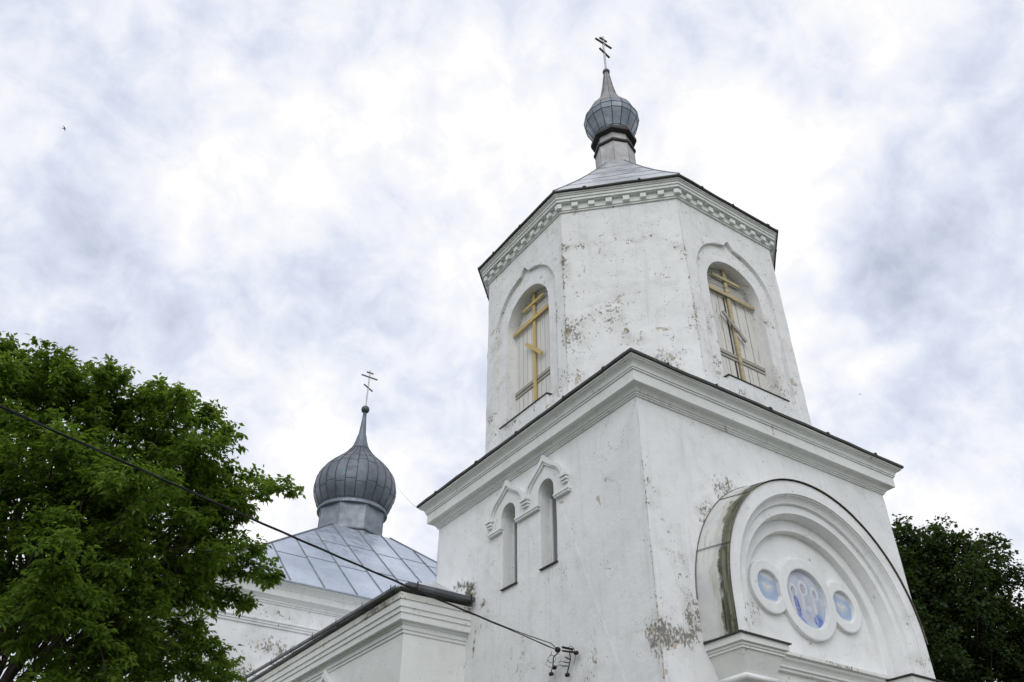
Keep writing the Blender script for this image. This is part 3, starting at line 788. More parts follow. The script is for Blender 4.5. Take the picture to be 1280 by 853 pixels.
# tympanum cornice
bm = bmesh.new()
tp = [(.0, -4.06), (-.30, -4.105), (-.30, -4.16), (-.25, -4.17), (-.25, -4.21), (-.21, -4.25), (-.19, -4.29), (-.19, -4.33), (-.16, -4.34), (-.16, -4.38), (-.10, -4.40), (-.10, -5.2), (0, -5.2)]
A = [bm.verts.new((1.86, y, z)) for y, z in tp]; B = [bm.verts.new((5.14, y, z)) for y, z in tp]
for i in range(len(tp)-1): bm.faces.new((A[i], B[i], B[i+1], A[i+1]))
part('tympanum_cornice', bm, plaster('sill_plaster', [(on_y(-.3, 1050, 832), (.9, .2, .08), 1.3), (on_y(-.3, 1000, 822), (.4, .2, .06), .8)], .2, base=(.73, .735, .71), bevel=.008), parent=portal)
for x0, x1 in ((.93, 1.97), (5.06, 6.10)):
    cp = thing('capital', None, None); del_keys(cp); P(cp)
    def frus(bm, o0, z0, o1, z1):
        A = [bm.verts.new((x, y, z0)) for x, y in ((x0+o0, .05), (x1-o0, .05), (x1-o0, -.74+o0), (x0+o0, -.74+o0))]
        B = [bm.verts.new((x, y, z1)) for x, y in ((x0+o1, .05), (x1-o1, .05), (x1-o1, -.74+o1), (x0+o1, -.74+o1))]
        bm.faces.new(A[::-1]); bm.faces.new(B)
        for i in range(4): bm.faces.new((A[i], A[(i+1) % 4], B[(i+1) % 4], B[i]))
    bm = bmesh.new(); frus(bm, .0, -4.30, .0, -4.195); frus(bm, .035, -4.345, .035, -4.302); frus(bm, .05, -4.385, .05, -4.347); frus(bm, .205, -4.70, .07, -4.387)
    part('abacus', bm, M['capital'], parent=cp)
    bm = bmesh.new()
    rim = [(x0+.17, .03), (x0+.17, -.57), (x1-.17, -.57), (x1-.17, .03)]
    tube(bm, [(x, y, -4.745) for x, y in rim], .045, 8); frus(bm, .19, -4.79, .19, -4.71)
    part('torus', bm, M['trim'], True, parent=cp)
    bm = bmesh.new(); frus(bm, .24, GZ, .24, -4.792); part('pier', bm, M['tower'], parent=cp)
    bm = bmesh.new(); frus(bm, -.035, -4.192, -.035, -4.172)
    for v in bm.verts:
        v.co.z += mnoise.noise(v.co*2.1)*.02
    part('flashing', bm, M['edge'], parent=cp)
# medallions: ring mouldings with painted roundels
def ring_poly(bm, cx, cz, r, y0, y1, r_in, y_in, n=48):
    prf = [(r, y0), (r, y1), (r-.02, y1-.006), (r_in+.03, y1-.006), (r_in+.012, y1), (r_in, y_in)]
    rg_ = []
    for i in range(n):
        a = 2*math.pi*i/n; rg_.append([bm.verts.new((cx+q*math.cos(a), y, cz+q*math.sin(a))) for q, y in prf])
    for i in range(n):
        for j in range(len(prf)-1): bm.faces.new((rg_[i][j], rg_[(i+1) % n][j], rg_[(i+1) % n][j+1], rg_[i][j+1]))
def disc(bm, cx, cz, rx, rz, y, n=40, mi=0, a0=0, a1=360, rot=0):
    pts = []
    for i in range(n):
        a = R(a0+(a1-a0)*i/(n if a1-a0 == 360 else n-1)); u, v_ = rx*math.cos(a), rz*math.sin(a)
        c_, s_ = math.cos(R(rot)), math.sin(R(rot)); pts.append(bm.verts.new((cx+u*c_-v_*s_, y, cz+u*s_+v_*c_)))
    bm.faces.new(pts).material_index = mi
def poly2(bm, pts, y, mi=0): bm.faces.new([bm.verts.new((x, y, z)) for x, z in pts]).material_index = mi
YT = -.095
def painted_disc(cx, cz, r, y, fn, parent):
    """a roundel of fine cells, its picture brushed on in soft strokes (colour attribute)"""
    NR, NA = 44, 96; V, F_ = [(cx, y, cz)], []; U = [(0., 0.)]
    for i in range(1, NR+1):
        for j in range(NA):
            a = 2*math.pi*j/NA; q = i/NR; U.append((q*math.cos(a), q*math.sin(a))); V.append((cx+r*q*math.cos(a), y, cz+r*q*math.sin(a)))
    for j in range(NA): F_.append((0, 1+j, 1+(j+1) % NA))
    for i in range(NR-1):
        for j in range(NA):
            a, b_ = 1+i*NA+j, 1+i*NA+(j+1) % NA; F_.append((a, a+NA, b_+NA, b_))
    me = bpy.data.meshes.new('painted_roundel'); me.from_pydata(V, [], F_); me.update()
    U = np.array(U); col = fn(U[:, 0], U[:, 1]); at_ = me.color_attributes.new('paint', 'FLOAT_COLOR', 'POINT')
    at_.data.foreach_set('color', np.hstack([np.clip(col, 0, 1), np.ones((len(U), 1))]).astype(np.float32).ravel())
    return link('painted_roundel', me, M['icon'], parent)
m, N = newmat('painted_icon'); at_n = N.n('ShaderNodeVertexColor', layer_name='paint').outputs[0]
finish(N, N.mix(N.m('MULTIPLY', N.ramp(N.noise(pos(N), 30, 6, .65), .5, .75), .22), at_n, (.50, .51, .50)), .55, 0, None, .3); M['icon'] = m
def lay(col, mask, c):
    m_ = np.clip(mask, 0, 1)[:, None]; return col*(1-m_)+np.array(c)*m_
def ell(u, v, cu, cv, ru, rv, soft=.25, rot=0.):
    c_, s_ = math.cos(R(rot)), math.sin(R(rot)); x = ((u-cu)*c_+(v-cv)*s_)/ru; y = (-(u-cu)*s_+(v-cv)*c_)/rv
    return np.clip((1-np.sqrt(x*x+y*y))/soft+.5, 0, 1)
def vn(u, v, sc, seed): return np.array([mnoise.fractal(Vector((a*sc+seed, b_*sc, seed)), 1.0, 2.0, 4) for a, b_ in zip(u, v)])
SKYB, PALE, DEEP, GREY, WHT = (.33, .43, .58), (.53, .57, .63), (.07, .125, .40), (.36, .39, .46), (.66, .665, .66)
def picture_main(u, v):
    col = np.tile(np.array(SKYB), (len(u), 1)); n = vn(u, v, 2.6, 3.)
    col = lay(col, n*1.6+.25+np.clip(v, 0, 1)*.2, PALE); col = lay(col, ell(u, v, -.1, .85, .5, .2, .6)*.8, GREY); col = lay(col, ell(u, v, .45, .72, .35, .2, .7)*.9, PALE); col = lay(col, ell(u, v, -.55, .62, .3, .2, .7)*.9, PALE)
    col = lay(col, ell(u, v, .0, -.35, .75, .62, .6), (.46, .50, .57))
    for cu, cv, k_ in ((-.56, .22, .85), (.54, .28, .85), (-.03, .38, 1.)):
        col = lay(col, ell(u, v, cu*1.02, cv-.62*k_, .30*k_, .55*k_, .4), (.47, .49, .55)); col = lay(col, ell(u, v, cu+.10, cv-.66, .10, .42, .9)*.55, GREY); col = lay(col, ell(u, v, cu-.10, cv-.55, .07, .36, .9)*.7, WHT)
        col = lay(col, ell(u, v, cu, cv+.02, .235*k_, .265*k_, .22), WHT); col = lay(col, ell(u, v, cu, cv, .165*k_, .205*k_, .35)*.75, PALE)
        col = lay(col, ell(u, v, cu-.005, cv-.01, .115*k_, .165*k_, .35)*.85, (.20, .20, .25)); col = lay(col, ell(u, v, cu+.012, cv-.035, .072*k_, .115*k_, .35), (.47, .445, .45))
        col = lay(col, ell(u, v, cu+.012, cv-.02, .055*k_, .018, .6)*.5, (.33, .31, .34)); col = lay(col, ell(u, v, cu+.012, cv-.095, .03*k_, .014, .6)*.5, (.40, .33, .35))
    col = lay(col, ell(u, v, -.47, -.28, .115, .36, .35, 12)*.95, DEEP); col = lay(col, ell(u, v, -.50, -.22, .03, .22, .8, 12)*.6, (.25, .34, .66))
    col = lay(col, ell(u, v, -.42, -.80, .36, .15, .4, -32), (.09, .165, .47)); col = lay(col, ell(u, v, -.36, -.76, .22, .04, .8, -34)*.6, (.30, .41, .74))
    col = lay(col, ell(u, v, .48, -.66, .24, .22, .4, 28), (.10, .18, .47)); col = lay(col, ell(u, v, .60, -.42, .10, .14, .5)*.8, (.24, .35, .66)); col = lay(col, ell(u, v, .40, -.62, .05, .16, .8, 20)*.6, PALE)
    col = lay(col, ell(u, v, .0, -.45, .15, .09, .6)*.8, (.32, .41, .66)); col = lay(col, ell(u, v, .10, -.86, .26, .10, .6), (.45, .52, .60)); col = lay(col, ell(u, v, .12, -.30, .12, .10, .6)*.6, WHT)
    return lay(col, np.clip(vn(u, v, 9., 8.)*1.2, 0, .35), (.50, .52, .54))
def picture_small(u, v):
    col = np.tile(np.array(SKYB), (len(u), 1))
    col = lay(col, np.clip(vn(u, v, 3., 5.)*1.4+.15, 0, .8), (.40, .475, .62)); col = lay(col, np.clip((v-.52+.15*u)/.22, 0, 1), (.60, .62, .64)); col = lay(col, np.clip((-v-.66)/.2, 0, 1), (.66, .68, .70))
    col = lay(col, ell(u, v, .02, .02, .50, .36, .7)*.85, (.50, .54, .61)); col = lay(col, ell(u, v, -.16, .10, .26, .10, .6, -25)*.8, WHT); col = lay(col, ell(u, v, .20, .06, .24, .10, .6, 22)*.8, WHT)
    col = lay(col, ell(u, v, .02, .0, .10, .22, .6)*.9, (.66, .645, .60)); col = lay(col, ell(u, v, -.02, .12, .06, .06, .7)*.8, (.47, .42, .37)); col = lay(col, ell(u, v, .10, -.08, .05, .08, .7)*.6, (.50, .46, .42)); col = lay(col, ell(u, v, -.12, -.06, .05, .05, .7)*.5, (.48, .45, .44))
    return col
for cx, cz, rin, rout in ((3.47, -3.02, .51, .72), (2.50, -3.0, .275, .46), (4.46, -2.97, .275, .46)):
    bm = bmesh.new(); ring_poly(bm, cx, cz, rout, YT+.02, YT-(.078 if rout > .6 else .070), rin, YT-.006)
    md = part('medallion', bm, M['trim'], label='large central medallion with three pale haloed figures' if rout > .6 else 'small medallion with a pale bird on blue')
    painted_disc(cx, cz, rin+.004, YT-.010, picture_main if rout > .6 else picture_small, md)
# church door down below
bm = bmesh.new(); prism(bm, arch_poly(3.5, 1.08, GZ, -6.6), 'y', .30, .36); part('door', bm, M['grey_wood'])

# --- low aisle at the tower's side
AX0, AX1, AY0, AY1 = -1.42, 8.42, 5.62, 14.6
AI = [(AX0, AY0), (AX1, AY0), (AX1, AY1), (AX0, AY1)]
bm = bmesh.new(); prism(bm, AI, 'z', GZ-.3, -2.45); rough_edges(part('aisle_wall', bm, M['aisle']), .006, 7)
bm = bmesh.new(); sweep(bm, AI, [(0, -3.0), (.022, -3.0), (.022, -2.94), (.045, -2.936), (.045, -2.85), (.065, -2.845), (.075, -2.80), (.16, -2.795), (.16, -2.665), (.185, -2.66), (.185, -2.565), (.21, -2.56), (.21, -2.42)])
rough_edges(part('aisle_cornice', bm, M['cornice']), .004, 25, .5)
bm = bmesh.new(); sweep(bm, AI, [(.215, -2.418), (.235, -2.416), (.245, -2.30), (.22, -2.29)]); part('eave_board', bm, M['rust_board'])
bm = bmesh.new(); ev = mitre(AI, .255); zr = -2.17
rx = .55
V_ = [bm.verts.new((q.x, q.y, zr)) for q in ev]; U_ = [bm.verts.new((q.x, q.y, zr-.03)) for q in ev]
h1 = bm.verts.new((3.5, ev[0].y+5.14, zr+5.14*rx)); h2 = bm.verts.new((3.5, AY1, zr+5.14*rx))
bm.faces.new((V_[0], V_[1], h1)); bm.faces.new((V_[1], V_[2], h2, h1)); bm.faces.new((V_[3], V_[0], h1, h2))
for i in range(4): bm.faces.new((U_[i], U_[(i+1) % 4], V_[(i+1) % 4], V_[i]))
bm.faces.new(U_)
aroof = part('aisle_roof', bm, M['zinc_bell'])
def gutter(pa, pb, out, r=.050, name='gutter'):
    bm = bmesh.new(); pa, pb, out = Vector(pa), Vector(pb), Vector(out)
    n = 9; pr = [(-1.0, .9), (-.95, -.55), (-.7, -.75), (.7, -.75), (.95, -.55), (1.0, .9), (.9, .9), (.85, -.5), (-.85, -.5), (-.9, .9)]
    k_ = max(2, int((pb-pa).length/.7)); prev = None
    for s in range(k_+1):
        q = pa.lerp(pb, s/k_); q = q+Vector((0, 0, mnoise.noise(q*1.3)*.012))
        ring = [bm.verts.new(q+out*(u*r)+Vector((0, 0, v_*r))) for u, v_ in pr]
        if prev:
            for j in range(len(pr)): bm.faces.new((prev[j], prev[(j+1) % len(pr)], ring[(j+1) % len(pr)], ring[j]))
        else: bm.faces.new(ring[::-1])
        prev = ring
    bm.faces.new(prev)
    g = part(name, bm, M['gutter'], label=None)
    L = (pb-pa).length; t = (pb-pa).normalized()
    for s in range(max(1, int(L/1.3))+1):
        d = min(L-.1, .22+s*1.3); q = pa+t*d
        b = bmesh.new()
        A = [q-t*.016, q+t*.016]
        for e0, e1 in ((-1.12, -1.03), (1.03, 1.12)):
            prism_pts = [q+out*(e0*r), q+out*(e1*r)]
            v8 = [b.verts.new(p_+t*s_+Vector((0, 0, z_))) for p_ in prism_pts for s_ in (-.016, .016) for z_ in (-.06, .085)]
            bmesh.ops.convex_hull(b, input=v8)
        v8 = [b.verts.new(q+out*(u*r)+t*s_+Vector((0, 0, z_))) for u in (-1.1, 1.1) for s_ in (-.016, .016) for z_ in (-.068, -.060)]
        bmesh.ops.convex_hull(b, input=v8)
        part('gutter_bracket', b, M['iron'], parent=g)
    return g
gutter((-1.735, 5.40, -2.215), (-1.735, 14.3, -2.10), (-1, 0, 0), .036)
gutter((-1.60, 5.28, -2.17), (-.04, 5.26, -2.195), (0, -1, 0))
# a keel hood on the aisle's long wall
bm = bmesh.new()
def hood_at(yc):
    o_ = keel_curve(yc, .62, -3.66, -2.93, rise=.47, wid=.62, pw=2.0); i_ = keel_curve(yc, .50, -3.66, -3.10, rise=.38, wid=.62, pw=2.0)
    for a in range(min(len(o_), len(i_))-1):
        q = [o_[a], o_[a+1], i_[a+1], i_[a]]
        A = [bm.verts.new((AX0-.10, y, z)) for y, z in q]; B_ = [bm.verts.new((AX0+.01, y, z)) for y, z in q]
        bm.faces.new(A); bm.faces.new(B_[::-1])
        for k_ in range(4): bm.faces.new((A[k_], B_[k_], B_[(k_+1) % 4], A[(k_+1) % 4]))
hood_at(9.15)
part('window_hood', bm, M['trim'], label='keel hood on the low side wing')

# --- domed nave
NH = 6.45; NC = (3.5, 20.9)
NV = [(NC[0]-NH, NC[1]-NH), (NC[0]+NH, NC[1]-NH), (NC[0]+NH, NC[1]+NH), (NC[0]-NH, NC[1]+NH)]
bm = bmesh.new(); prism(bm, NV, 'z', GZ-.3, .62); rough_edges(part('nave_wall', bm, M['nave']), .008, 11, .6)
bm = bmesh.new(); sweep(bm, NV, [(0, .10), (.03, .10), (.03, .145), (.06, .155), (.06, .20), (.12, .25), (.19, .29), (.20, .30), (.20, .49), (.22, .50), (.22, .53), (.26, .58), (.34, .63), (.40, .645), (.40, .68)])
rough_edges(part('nave_cornice', bm, M['cornice']), .005, 27, .6)
bm = bmesh.new(); sweep(bm, NV, [(0, -.56), (.035, -.56), (.035, -.50), (.06, -.49), (.06, -.44), (.09, -.42), (.09, -.38), (0, -.33)]); part('string_course', bm, M['nave'])
ZE, ZT, RE, RT = .71, 5.40, NH+.47, 1.22
bm = bmesh.new()
E_ = [(NC[0]+sx*RE, NC[1]+sy*RE) for sx, sy in ((-1, -1), (1, -1), (1, 1), (-1, 1))]
T_ = [(NC[0]+sx*RT, NC[1]+sy*RT) for sx, sy in ((-1, -1), (1, -1), (1, 1), (-1, 1))]
A = [bm.verts.new((x, y, ZE-.03)) for x, y in E_]; B = [bm.verts.new((x, y, ZE)) for x, y in E_]; Tt = [bm.verts.new((x, y, ZT)) for x, y in T_]
for i in range(4):
    j = (i+1) % 4; bm.faces.new((B[i], B[j], Tt[j], Tt[i])); bm.faces.new((A[i], A[j], B[j], B[i]))
bm.faces.new(Tt); bm.faces.new(A[::-1])
nroof = part('nave_roof', bm, M['zinc'], label='pale blue-grey hipped metal roof with standing seams')
bm = bmesh.new()
slope = (ZT-ZE)/(RE-RT)
def npt(side, u, t):
    """u along the eave, t = distance in from the eave"""
    x, y, z = u, -RE+t, ZE+slope*t
    for _ in range(side): x, y = -y, x
    return Vector((NC[0]+x, NC[1]+y, z+.012))
for side in range(4):
    u = -RE+.55-.24
    while u < RE:
        t1 = min(RE-abs(u), RE-RT)
        if t1 > .15: tube(bm, [npt(side, u, 0), npt(side, u, t1)], .026, 4)
        u += 1.065
    for t_, off in ((1.9, 0), (3.75, .2)):
        k_ = 0; u = -RE+.31
        while u+1.065 < RE:
            tt = t_+(.10 if k_ % 2 else -.05)
            if RE-max(abs(u), abs(u+1.065)) > tt: tube(bm, [npt(side, u, tt)-Vector((0, 0, .004)), npt(side, u+1.065, tt)-Vector((0, 0, .004))], .009, 4)
            u += 1.065; k_ += 1
    tube(bm, [npt(side, -RE, 0), npt(side, -RT, RE-RT)], .032, 4)
join_into(nroof, bm, M['seam'])
bm = bmesh.new(); octa_ring(bm, *NC, [(1.50, 5.10), (1.44, 5.28), (1.385, 5.44), (1.36, 5.50), (1.36, 6.58)])
dr2 = part('drum', bm, M['drum_blue'], label='blue-grey octagonal drum under the nave dome')
bm = bmesh.new()
for j in range(8):
    a = 2*math.pi*j/8; tube(bm, [(NC[0]+1.375*math.cos(a), NC[1]+1.375*math.sin(a), z) for z in (5.5, 6.6)], .014, 4)
ring = [(NC[0]+1.44*math.cos(2*math.pi*j/8), NC[1]+1.44*math.sin(2*math.pi*j/8), 5.42) for j in range(9)]
tube(bm, ring, .035, 5)
join_into(dr2, bm, M['seam'])
bm = bmesh.new(); lathe(bm, *NC, [(1.34, 6.50), (1.425, 6.52), (1.415, 6.62), (1.38, 6.70)], 64, 0, True, True); skirt = part('collar', bm, M['dome_blue'])
bm = bmesh.new()
for j in range(96):
    a = 2*math.pi*j/96; tube(bm, [(NC[0]+r*math.cos(a), NC[1]+r*math.sin(a), z) for r, z in ((1.43, 6.53), (1.42, 6.62), (1.385, 6.69))], .010, 4)
join_into(skirt, bm, M['dome_blue'])
oprof = [(1.37, 6.66), (1.44, 6.78), (1.55, 7.0), (1.64, 7.25), (1.685, 7.5), (1.69, 7.72), (1.655, 7.95), (1.58, 8.17), (1.46, 8.38), (1.31, 8.57), (1.13, 8.76), (.93, 8.95), (.73, 9.14), (.57, 9.32), (.45, 9.5)]
on2 = facet_onion(oprof, 72, *NC, M['dome_dark'], 'large dark grey onion dome over the nave', M['rib'], .021, rot=R(7), rows=False, smooth=True, nrib=24)
sb = bmesh.new()
for (r, z), st in (((1.66, 7.35), 0), ((1.46, 8.38), 1), ((1.13, 8.78), 0)):
    for j in range(24):
        if z > 9 and False: continue
        zz = z+(.05 if (j+st) % 2 else -.05)
        rr_ = np.interp(zz, [q[1] for q in oprof], [q[0] for q in oprof])
        tube(sb, [(NC[0]+(rr_+.004)*math.cos(R(7)+2*math.pi*(j+i/3)/24), NC[1]+(rr_+.004)*math.sin(R(7)+2*math.pi*(j+i/3)/24), zz) for i in range(4)], .008, 4)
join_into(on2, sb, M['rib'])
bm = bmesh.new(); lathe(bm, *NC, [(.455, 9.49), (.34, 9.72), (.255, 9.98), (.205, 10.22), (.195, 10.26), (.165, 10.34), (.13, 10.7), (.10, 11.05), (.075, 11.5)], 20, 0, True, True)
part('neck', bm, M['dome_dark'], True, parent=on2)
bm = bmesh.new(); sphere(bm, Vector((NC[0], NC[1], 11.62)), .185); part('ball', bm, M['ball_green'], True, parent=on2, label='dark green ball')
cross(NC[0], NC[1], 11.75, 13.74, ((.17, 13.60, 0), (.40, 13.36, 0), (.23, 12.78, .12)), .026, 'thin three-barred cross above the nave dome')

# ------------------------------------------------------------------ cables and their wall bracket
AN = Vector((-.30, 2.33, -3.86))
wb = thing('cable_bracket', 'small black iron bracket with four insulators holding the cable on the tower wall', 'bracket', (0, 2.31, -3.93))
def bp(name, bm, mat, smooth=False):
    o = obj(name, bm, mat, None, smooth); o.parent = wb; o.matrix_parent_inverse = Matrix.Translation(-wb.location); return o
def wallp(px, py, d): v = on_x(0, px, py); return Vector((-d, v.y, v.z))
A0 = wallp(712, 816, .0)
bm = bmesh.new()
tube(bm, [wallp(716, 812, 0), wallp(716, 812, .22)], .02, 6); tube(bm, [wallp(709, 815, .10), wallp(725, 817, .10)], .018, 6)
tube(bm, [wallp(719, 815, .12), wallp(719, 826, .10), wallp(716, 834, .08), wallp(714, 842, .08)], .010, 5)
tube(bm, [wallp(706, 818, .14), wallp(699, 823, .12), wallp(697, 834, .10)], .010, 5); tube(bm, [wallp(696, 837, .1), wallp(695, 843, .1)], .009, 5)
tube(bm, [wallp(713, 823, .1), wallp(719, 826, .1)], .012, 5); tube(bm, [wallp(711, 829, .1), wallp(717, 830, .1)], .009, 5); tube(bm, [wallp(709, 834, .1), wallp(716, 834, .1)], .009, 5)
bp('arm', bm, M['iron'])
for px, py, d in ((699, 836, .10), (695, 844, .10), (714, 845, .08), (725, 817.5, .08)):
    bm = bmesh.new(); c = wallp(px, py, d)
    tube(bm, [c+Vector((0, -.045, 0)), c+Vector((0, -.02, 0)), c, c+Vector((0, .02, .004)), c+Vector((0, .045, .006))], [.022, .036, .026, .036, .02], 10)
    bp('insulator', bm, M['ceramic'])
bm = bmesh.new(); c = wallp(709, 815, .2); sphere(bm, c, .052, 12, 8, .9); bp('clamp', bm, M['iron'])
bm = bmesh.new()
for loop in ([(695, 815), (695, 821), (691, 826), (694, 830), (698, 827), (697, 821), (692, 820)], [(692, 826), (689, 831), (693, 835), (698, 836)], [(716, 812), (719, 809), (723, 811), (724, 815), (723, 824), (721, 832)], [(698, 835), (706, 833), (712, 834)], [(704, 830), (708, 828), (714, 830)]):
    pts = [wallp(x, y, .09+.03*math.sin(i)) for i, (x, y) in enumerate(loop)]
    sm = []
    for i in range(len(pts)-1):
        p0, p1, p2, p3 = pts[max(i-1, 0)], pts[i], pts[i+1], pts[min(i+2, len(pts)-1)]
        for t in (0, .25, .5, .75): sm.append(.5*((2*p1)+(p2-p0)*t+(2*p0-5*p1+4*p2-p3)*t*t+(3*p1-p0-3*p2+p3)*t**3))
    sm.append(pts[-1]); tube(bm, sm, .0045, 4)
bp('loose_wire', bm, M['rubber'])

EN = at(0, 490, 9.6); dirw = (EN-AN); END = AN+dirw*1.9
bm = bmesh.new()
def catpt(t):
    q = AN.lerp(END, t); L = (END-AN).length
    return q-Vector((0, 0, 1))*(.14*4*(t/1.9*1.9)*(1-t)*1.0)
seg = 150
for s in range(3):
    pts = []
    for i in range(seg+1):
        t = i/seg; q = catpt(t); a = 2*math.pi*(s/3)+t*58
        d_ = dirw.normalized(); sx = d_.cross(Vector((0, 0, 1))).normalized(); sz = sx.cross(d_)
        rr_ = .0082+(.035*max(0, 1-t/.07)**1.5)
        if t < .07: a = 2*math.pi*(s/3)+.07*58
        pts.append(q+(sx*math.cos(a)+sz*math.sin(a))*rr_)
    tube(bm, [wallp(709, 815, .2)]+pts, .0072, 6)
tag(obj('power_cable', bm, M['rubber'], None, True), 'twisted black power cable running from the tower wall across the tree', 'cable')
bm = bmesh.new()
qa = Vector((NC[0]+1.2, NC[1]-1.25, 8.1)); qa = on_y(19.6, 489, 596); qb = on_y(7.5, 524, 637)
tube(bm, [qa.lerp(qb, i/12)-Vector((0, 0, 1))*.12*4*(i/12)*(1-i/12) for i in range(13)], .006, 4)
tag(obj('thin_wire', bm, simple('grey_wire', (.35, .35, .36), .5)), 'hair-thin grey wire from the nave dome to the tower eave', 'wire')

# ------------------------------------------------------------------ trees
def leaf_mesh(name, sprigs, mat, rs, leaflets, lsize, lw, droop, n_comp, spread, parent):
    """sprigs: (base, tip) pairs. Compound leaves hang along each sprig; every leaflet is its own folded blade."""
    A = np.array([a for a, b in sprigs]); B = np.array([b for a, b in sprigs])
    def nrm(x): return x/(np.linalg.norm(x, axis=-1, keepdims=True)+1e-9)
    n = len(A)*n_comp; base = np.repeat(A, n_comp, 0); ax = np.repeat(B-A, n_comp, 0); axn = nrm(ax)
    o_ = base+ax*rs.uniform(.0, 1.0, (n, 1))
    d = rs.normal(size=(n, 3)); d = nrm(d-axn*np.sum(d*axn, 1, keepdims=True)); d = d*.9+axn*.6; d[:, 2] = d[:, 2]*.65-droop*.3; d = nrm(d)
    rl = spread*rs.uniform(.6, 1.2, (n, 1)); side = nrm(np.cross(d, (0, 0, 1.)))
    Ps, Ls = [], []
    for k_ in range(leaflets):
        if leaflets == 1: Ps.append(o_+d*rl*rs.uniform(.3, 1, (n, 1))); Ls.append(d+rs.normal(size=(n, 3))*.35); continue
        if k_ == leaflets-1: Ps.append(o_+d*rl); ld = d.copy()
        else:
            s_ = 1 if k_ % 2 else -1; Ps.append(o_+d*rl*(.40+.5*(k_//2)/(leaflets/2))); ld = d*.45+side*s_*.9
        Ls.append(ld+rs.normal(size=(n, 3))*.25)
    Pt = np.concatenate(Ps); L = np.concatenate(Ls); m_ = len(Pt)
    L[:, 2] -= droop*rs.uniform(.4, 1.2, m_); L = nrm(L)
    w = nrm(np.cross(L, rs.normal(size=(m_, 3))*.40+np.array((0, 0, 1.)))); nn = np.cross(w, L)
    l = lsize*rs.uniform(.6, 1.25, (m_, 1)); ww = l*lw
    V = np.stack([Pt, Pt+L*l*.42+w*ww+nn*ww*.25, Pt+L*l-nn*l*.12, Pt+L*l*.42-w*ww+nn*ww*.25], 1).reshape(-1, 3)
    i0 = np.arange(m_)[:, None]*4; F_ = np.concatenate([i0+np.array((0, 1, 2)), i0+np.array((0, 2, 3))], 1).reshape(-1)
    me = bpy.data.meshes.new(name); me.vertices.add(len(V)); me.vertices.foreach_set('co', V.astype(np.float32).ravel())
    me.loops.add(len(F_)); me.loops.foreach_set('vertex_index', F_.astype(np.int32)); nf = len(F_)//3
    me.polygons.add(nf); me.polygons.foreach_set('loop_start', np.arange(nf, dtype=np.int32)*3); me.polygons.foreach_set('loop_total', np.full(nf, 3, dtype=np.int32))
    me.update(calc_edges=True); me.validate()
    return link(name, me, mat, parent)
def limb(bm, pts, r0, r1, sides=7):
    pts = [Vector(q) for q in pts]; n = len(pts)
    sm = []; rr_ = []
    for i in range(n-1):
        p0, p1, p2, p3 = pts[max(i-1, 0)], pts[i], pts[i+1], pts[min(i+2, n-1)]
        for t in (0, .25, .5, .75):
            sm.append(.5*((2*p1)+(p2-p0)*t+(2*p0-5*p1+4*p2-p3)*t*t+(3*p1-p0-3*p2+p3)*t**3)); rr_.append(r0+(r1-r0)*((i+t)/(n-1)))
    sm.append(pts[-1]); rr_.append(r1); tube(bm, sm, rr_, sides)
    return sm
def make_tree(name, label, group, base, fork, lobes, tips, leafmat_, rs, n_branch, per_m, n_comp, leaflets, lsize, lw, droop, spread, sprig_len, fat=.22, lift=.25, trunk_r=.22, tip_dense=16):
    """trunk, limbs to each bough, side branches fanning out of every bough, leafy sprigs along the branches"""
    t = thing(name, label, 'tree', base, group); inv = Matrix.Translation(-Vector(base))
    tb = bmesh.new(); base, fork = Vector(base), Vector(fork)
    limb(tb, [base-Vector((0, 0, .2)), base.lerp(fork, .5)+Vector((.12, -.08, 0)), fork], trunk_r*1.25, trunk_r*.8, 10)
    sprigs = []
    def leafy(sm, length, axis, fat_, dens, s0, twigs):
        for _ in range(max(3, int(dens*length))):
            s_ = rs.uniform(s0, 1.0); q = sm[min(len(sm)-1, int(s_*(len(sm)-1)+.5))]
            off = Vector(rs.normal(size=3))*fat_*(1.3-s_); off.z *= .7
            q2 = q+off; d = axis*.75+off.normalized()*.55+Vector(rs.normal(size=3))*.30; d.z += .05
            d = d.normalized()*sprig_len*rs.uniform(.5, 1.1)*(1.25-.5*s_)
            sprigs.append((np.array(q2), np.array(q2+d)))
            if twigs and rs.uniform() < .35: limb(tb, [q, q2, q2+d*.8], .006, .003, 3)
    for c, r in lobes:
        c = Vector(c)
        limb(tb, [fork, fork.lerp(c, .5)+Vector(rs.normal(size=3))*.25+Vector((0, 0, .15)), c], trunk_r*.22, .02)
        out = (c-fork).normalized()
        for _ in range(max(4, int(n_branch*r*r))):
            u = Vector(rs.normal(size=3)).normalized(); u = (u+out*.35+Vector((0, 0, lift))).normalized()
            root = fork.lerp(c, rs.uniform(.70, 1.0)); tip = c+u*r*rs.uniform(.5, 1.25)
            ax = tip-root; L = ax.length
            if L < .25: continue
            md = root.lerp(tip, .5)+Vector(rs.normal(size=3))*.10*L+Vector((0, 0, .06*L))
            sm = limb(tb, [root, md, tip], .020, .005, 4)
            leafy(sm, L, ax.normalized(), fat, per_m, .28, False)
    for root, tip, fat_ in tips:
        root, tip = Vector(root), Vector(tip); ax = tip-root
        sm = limb(tb, [fork.lerp(root, .6), root, root.lerp(tip, .5)+Vector((0, 0, .10)), tip], .022, .005, 5)
        leafy(sm[4:], ax.length, ax.normalized(), fat_, tip_dense, .15, True)
    tr = obj('trunk', tb, M['bark'], None, True); tr.parent = t; tr.matrix_parent_inverse = inv
    cr_ = leaf_mesh('crown', sprigs, leafmat_, rs, leaflets, lsize, lw, droop, n_comp, spread, t); cr_.matrix_parent_inverse = inv
    print(name, 'sprigs', len(sprigs), 'faces', len(cr_.data.polygons))
    return t
rs = np.random.RandomState(11)
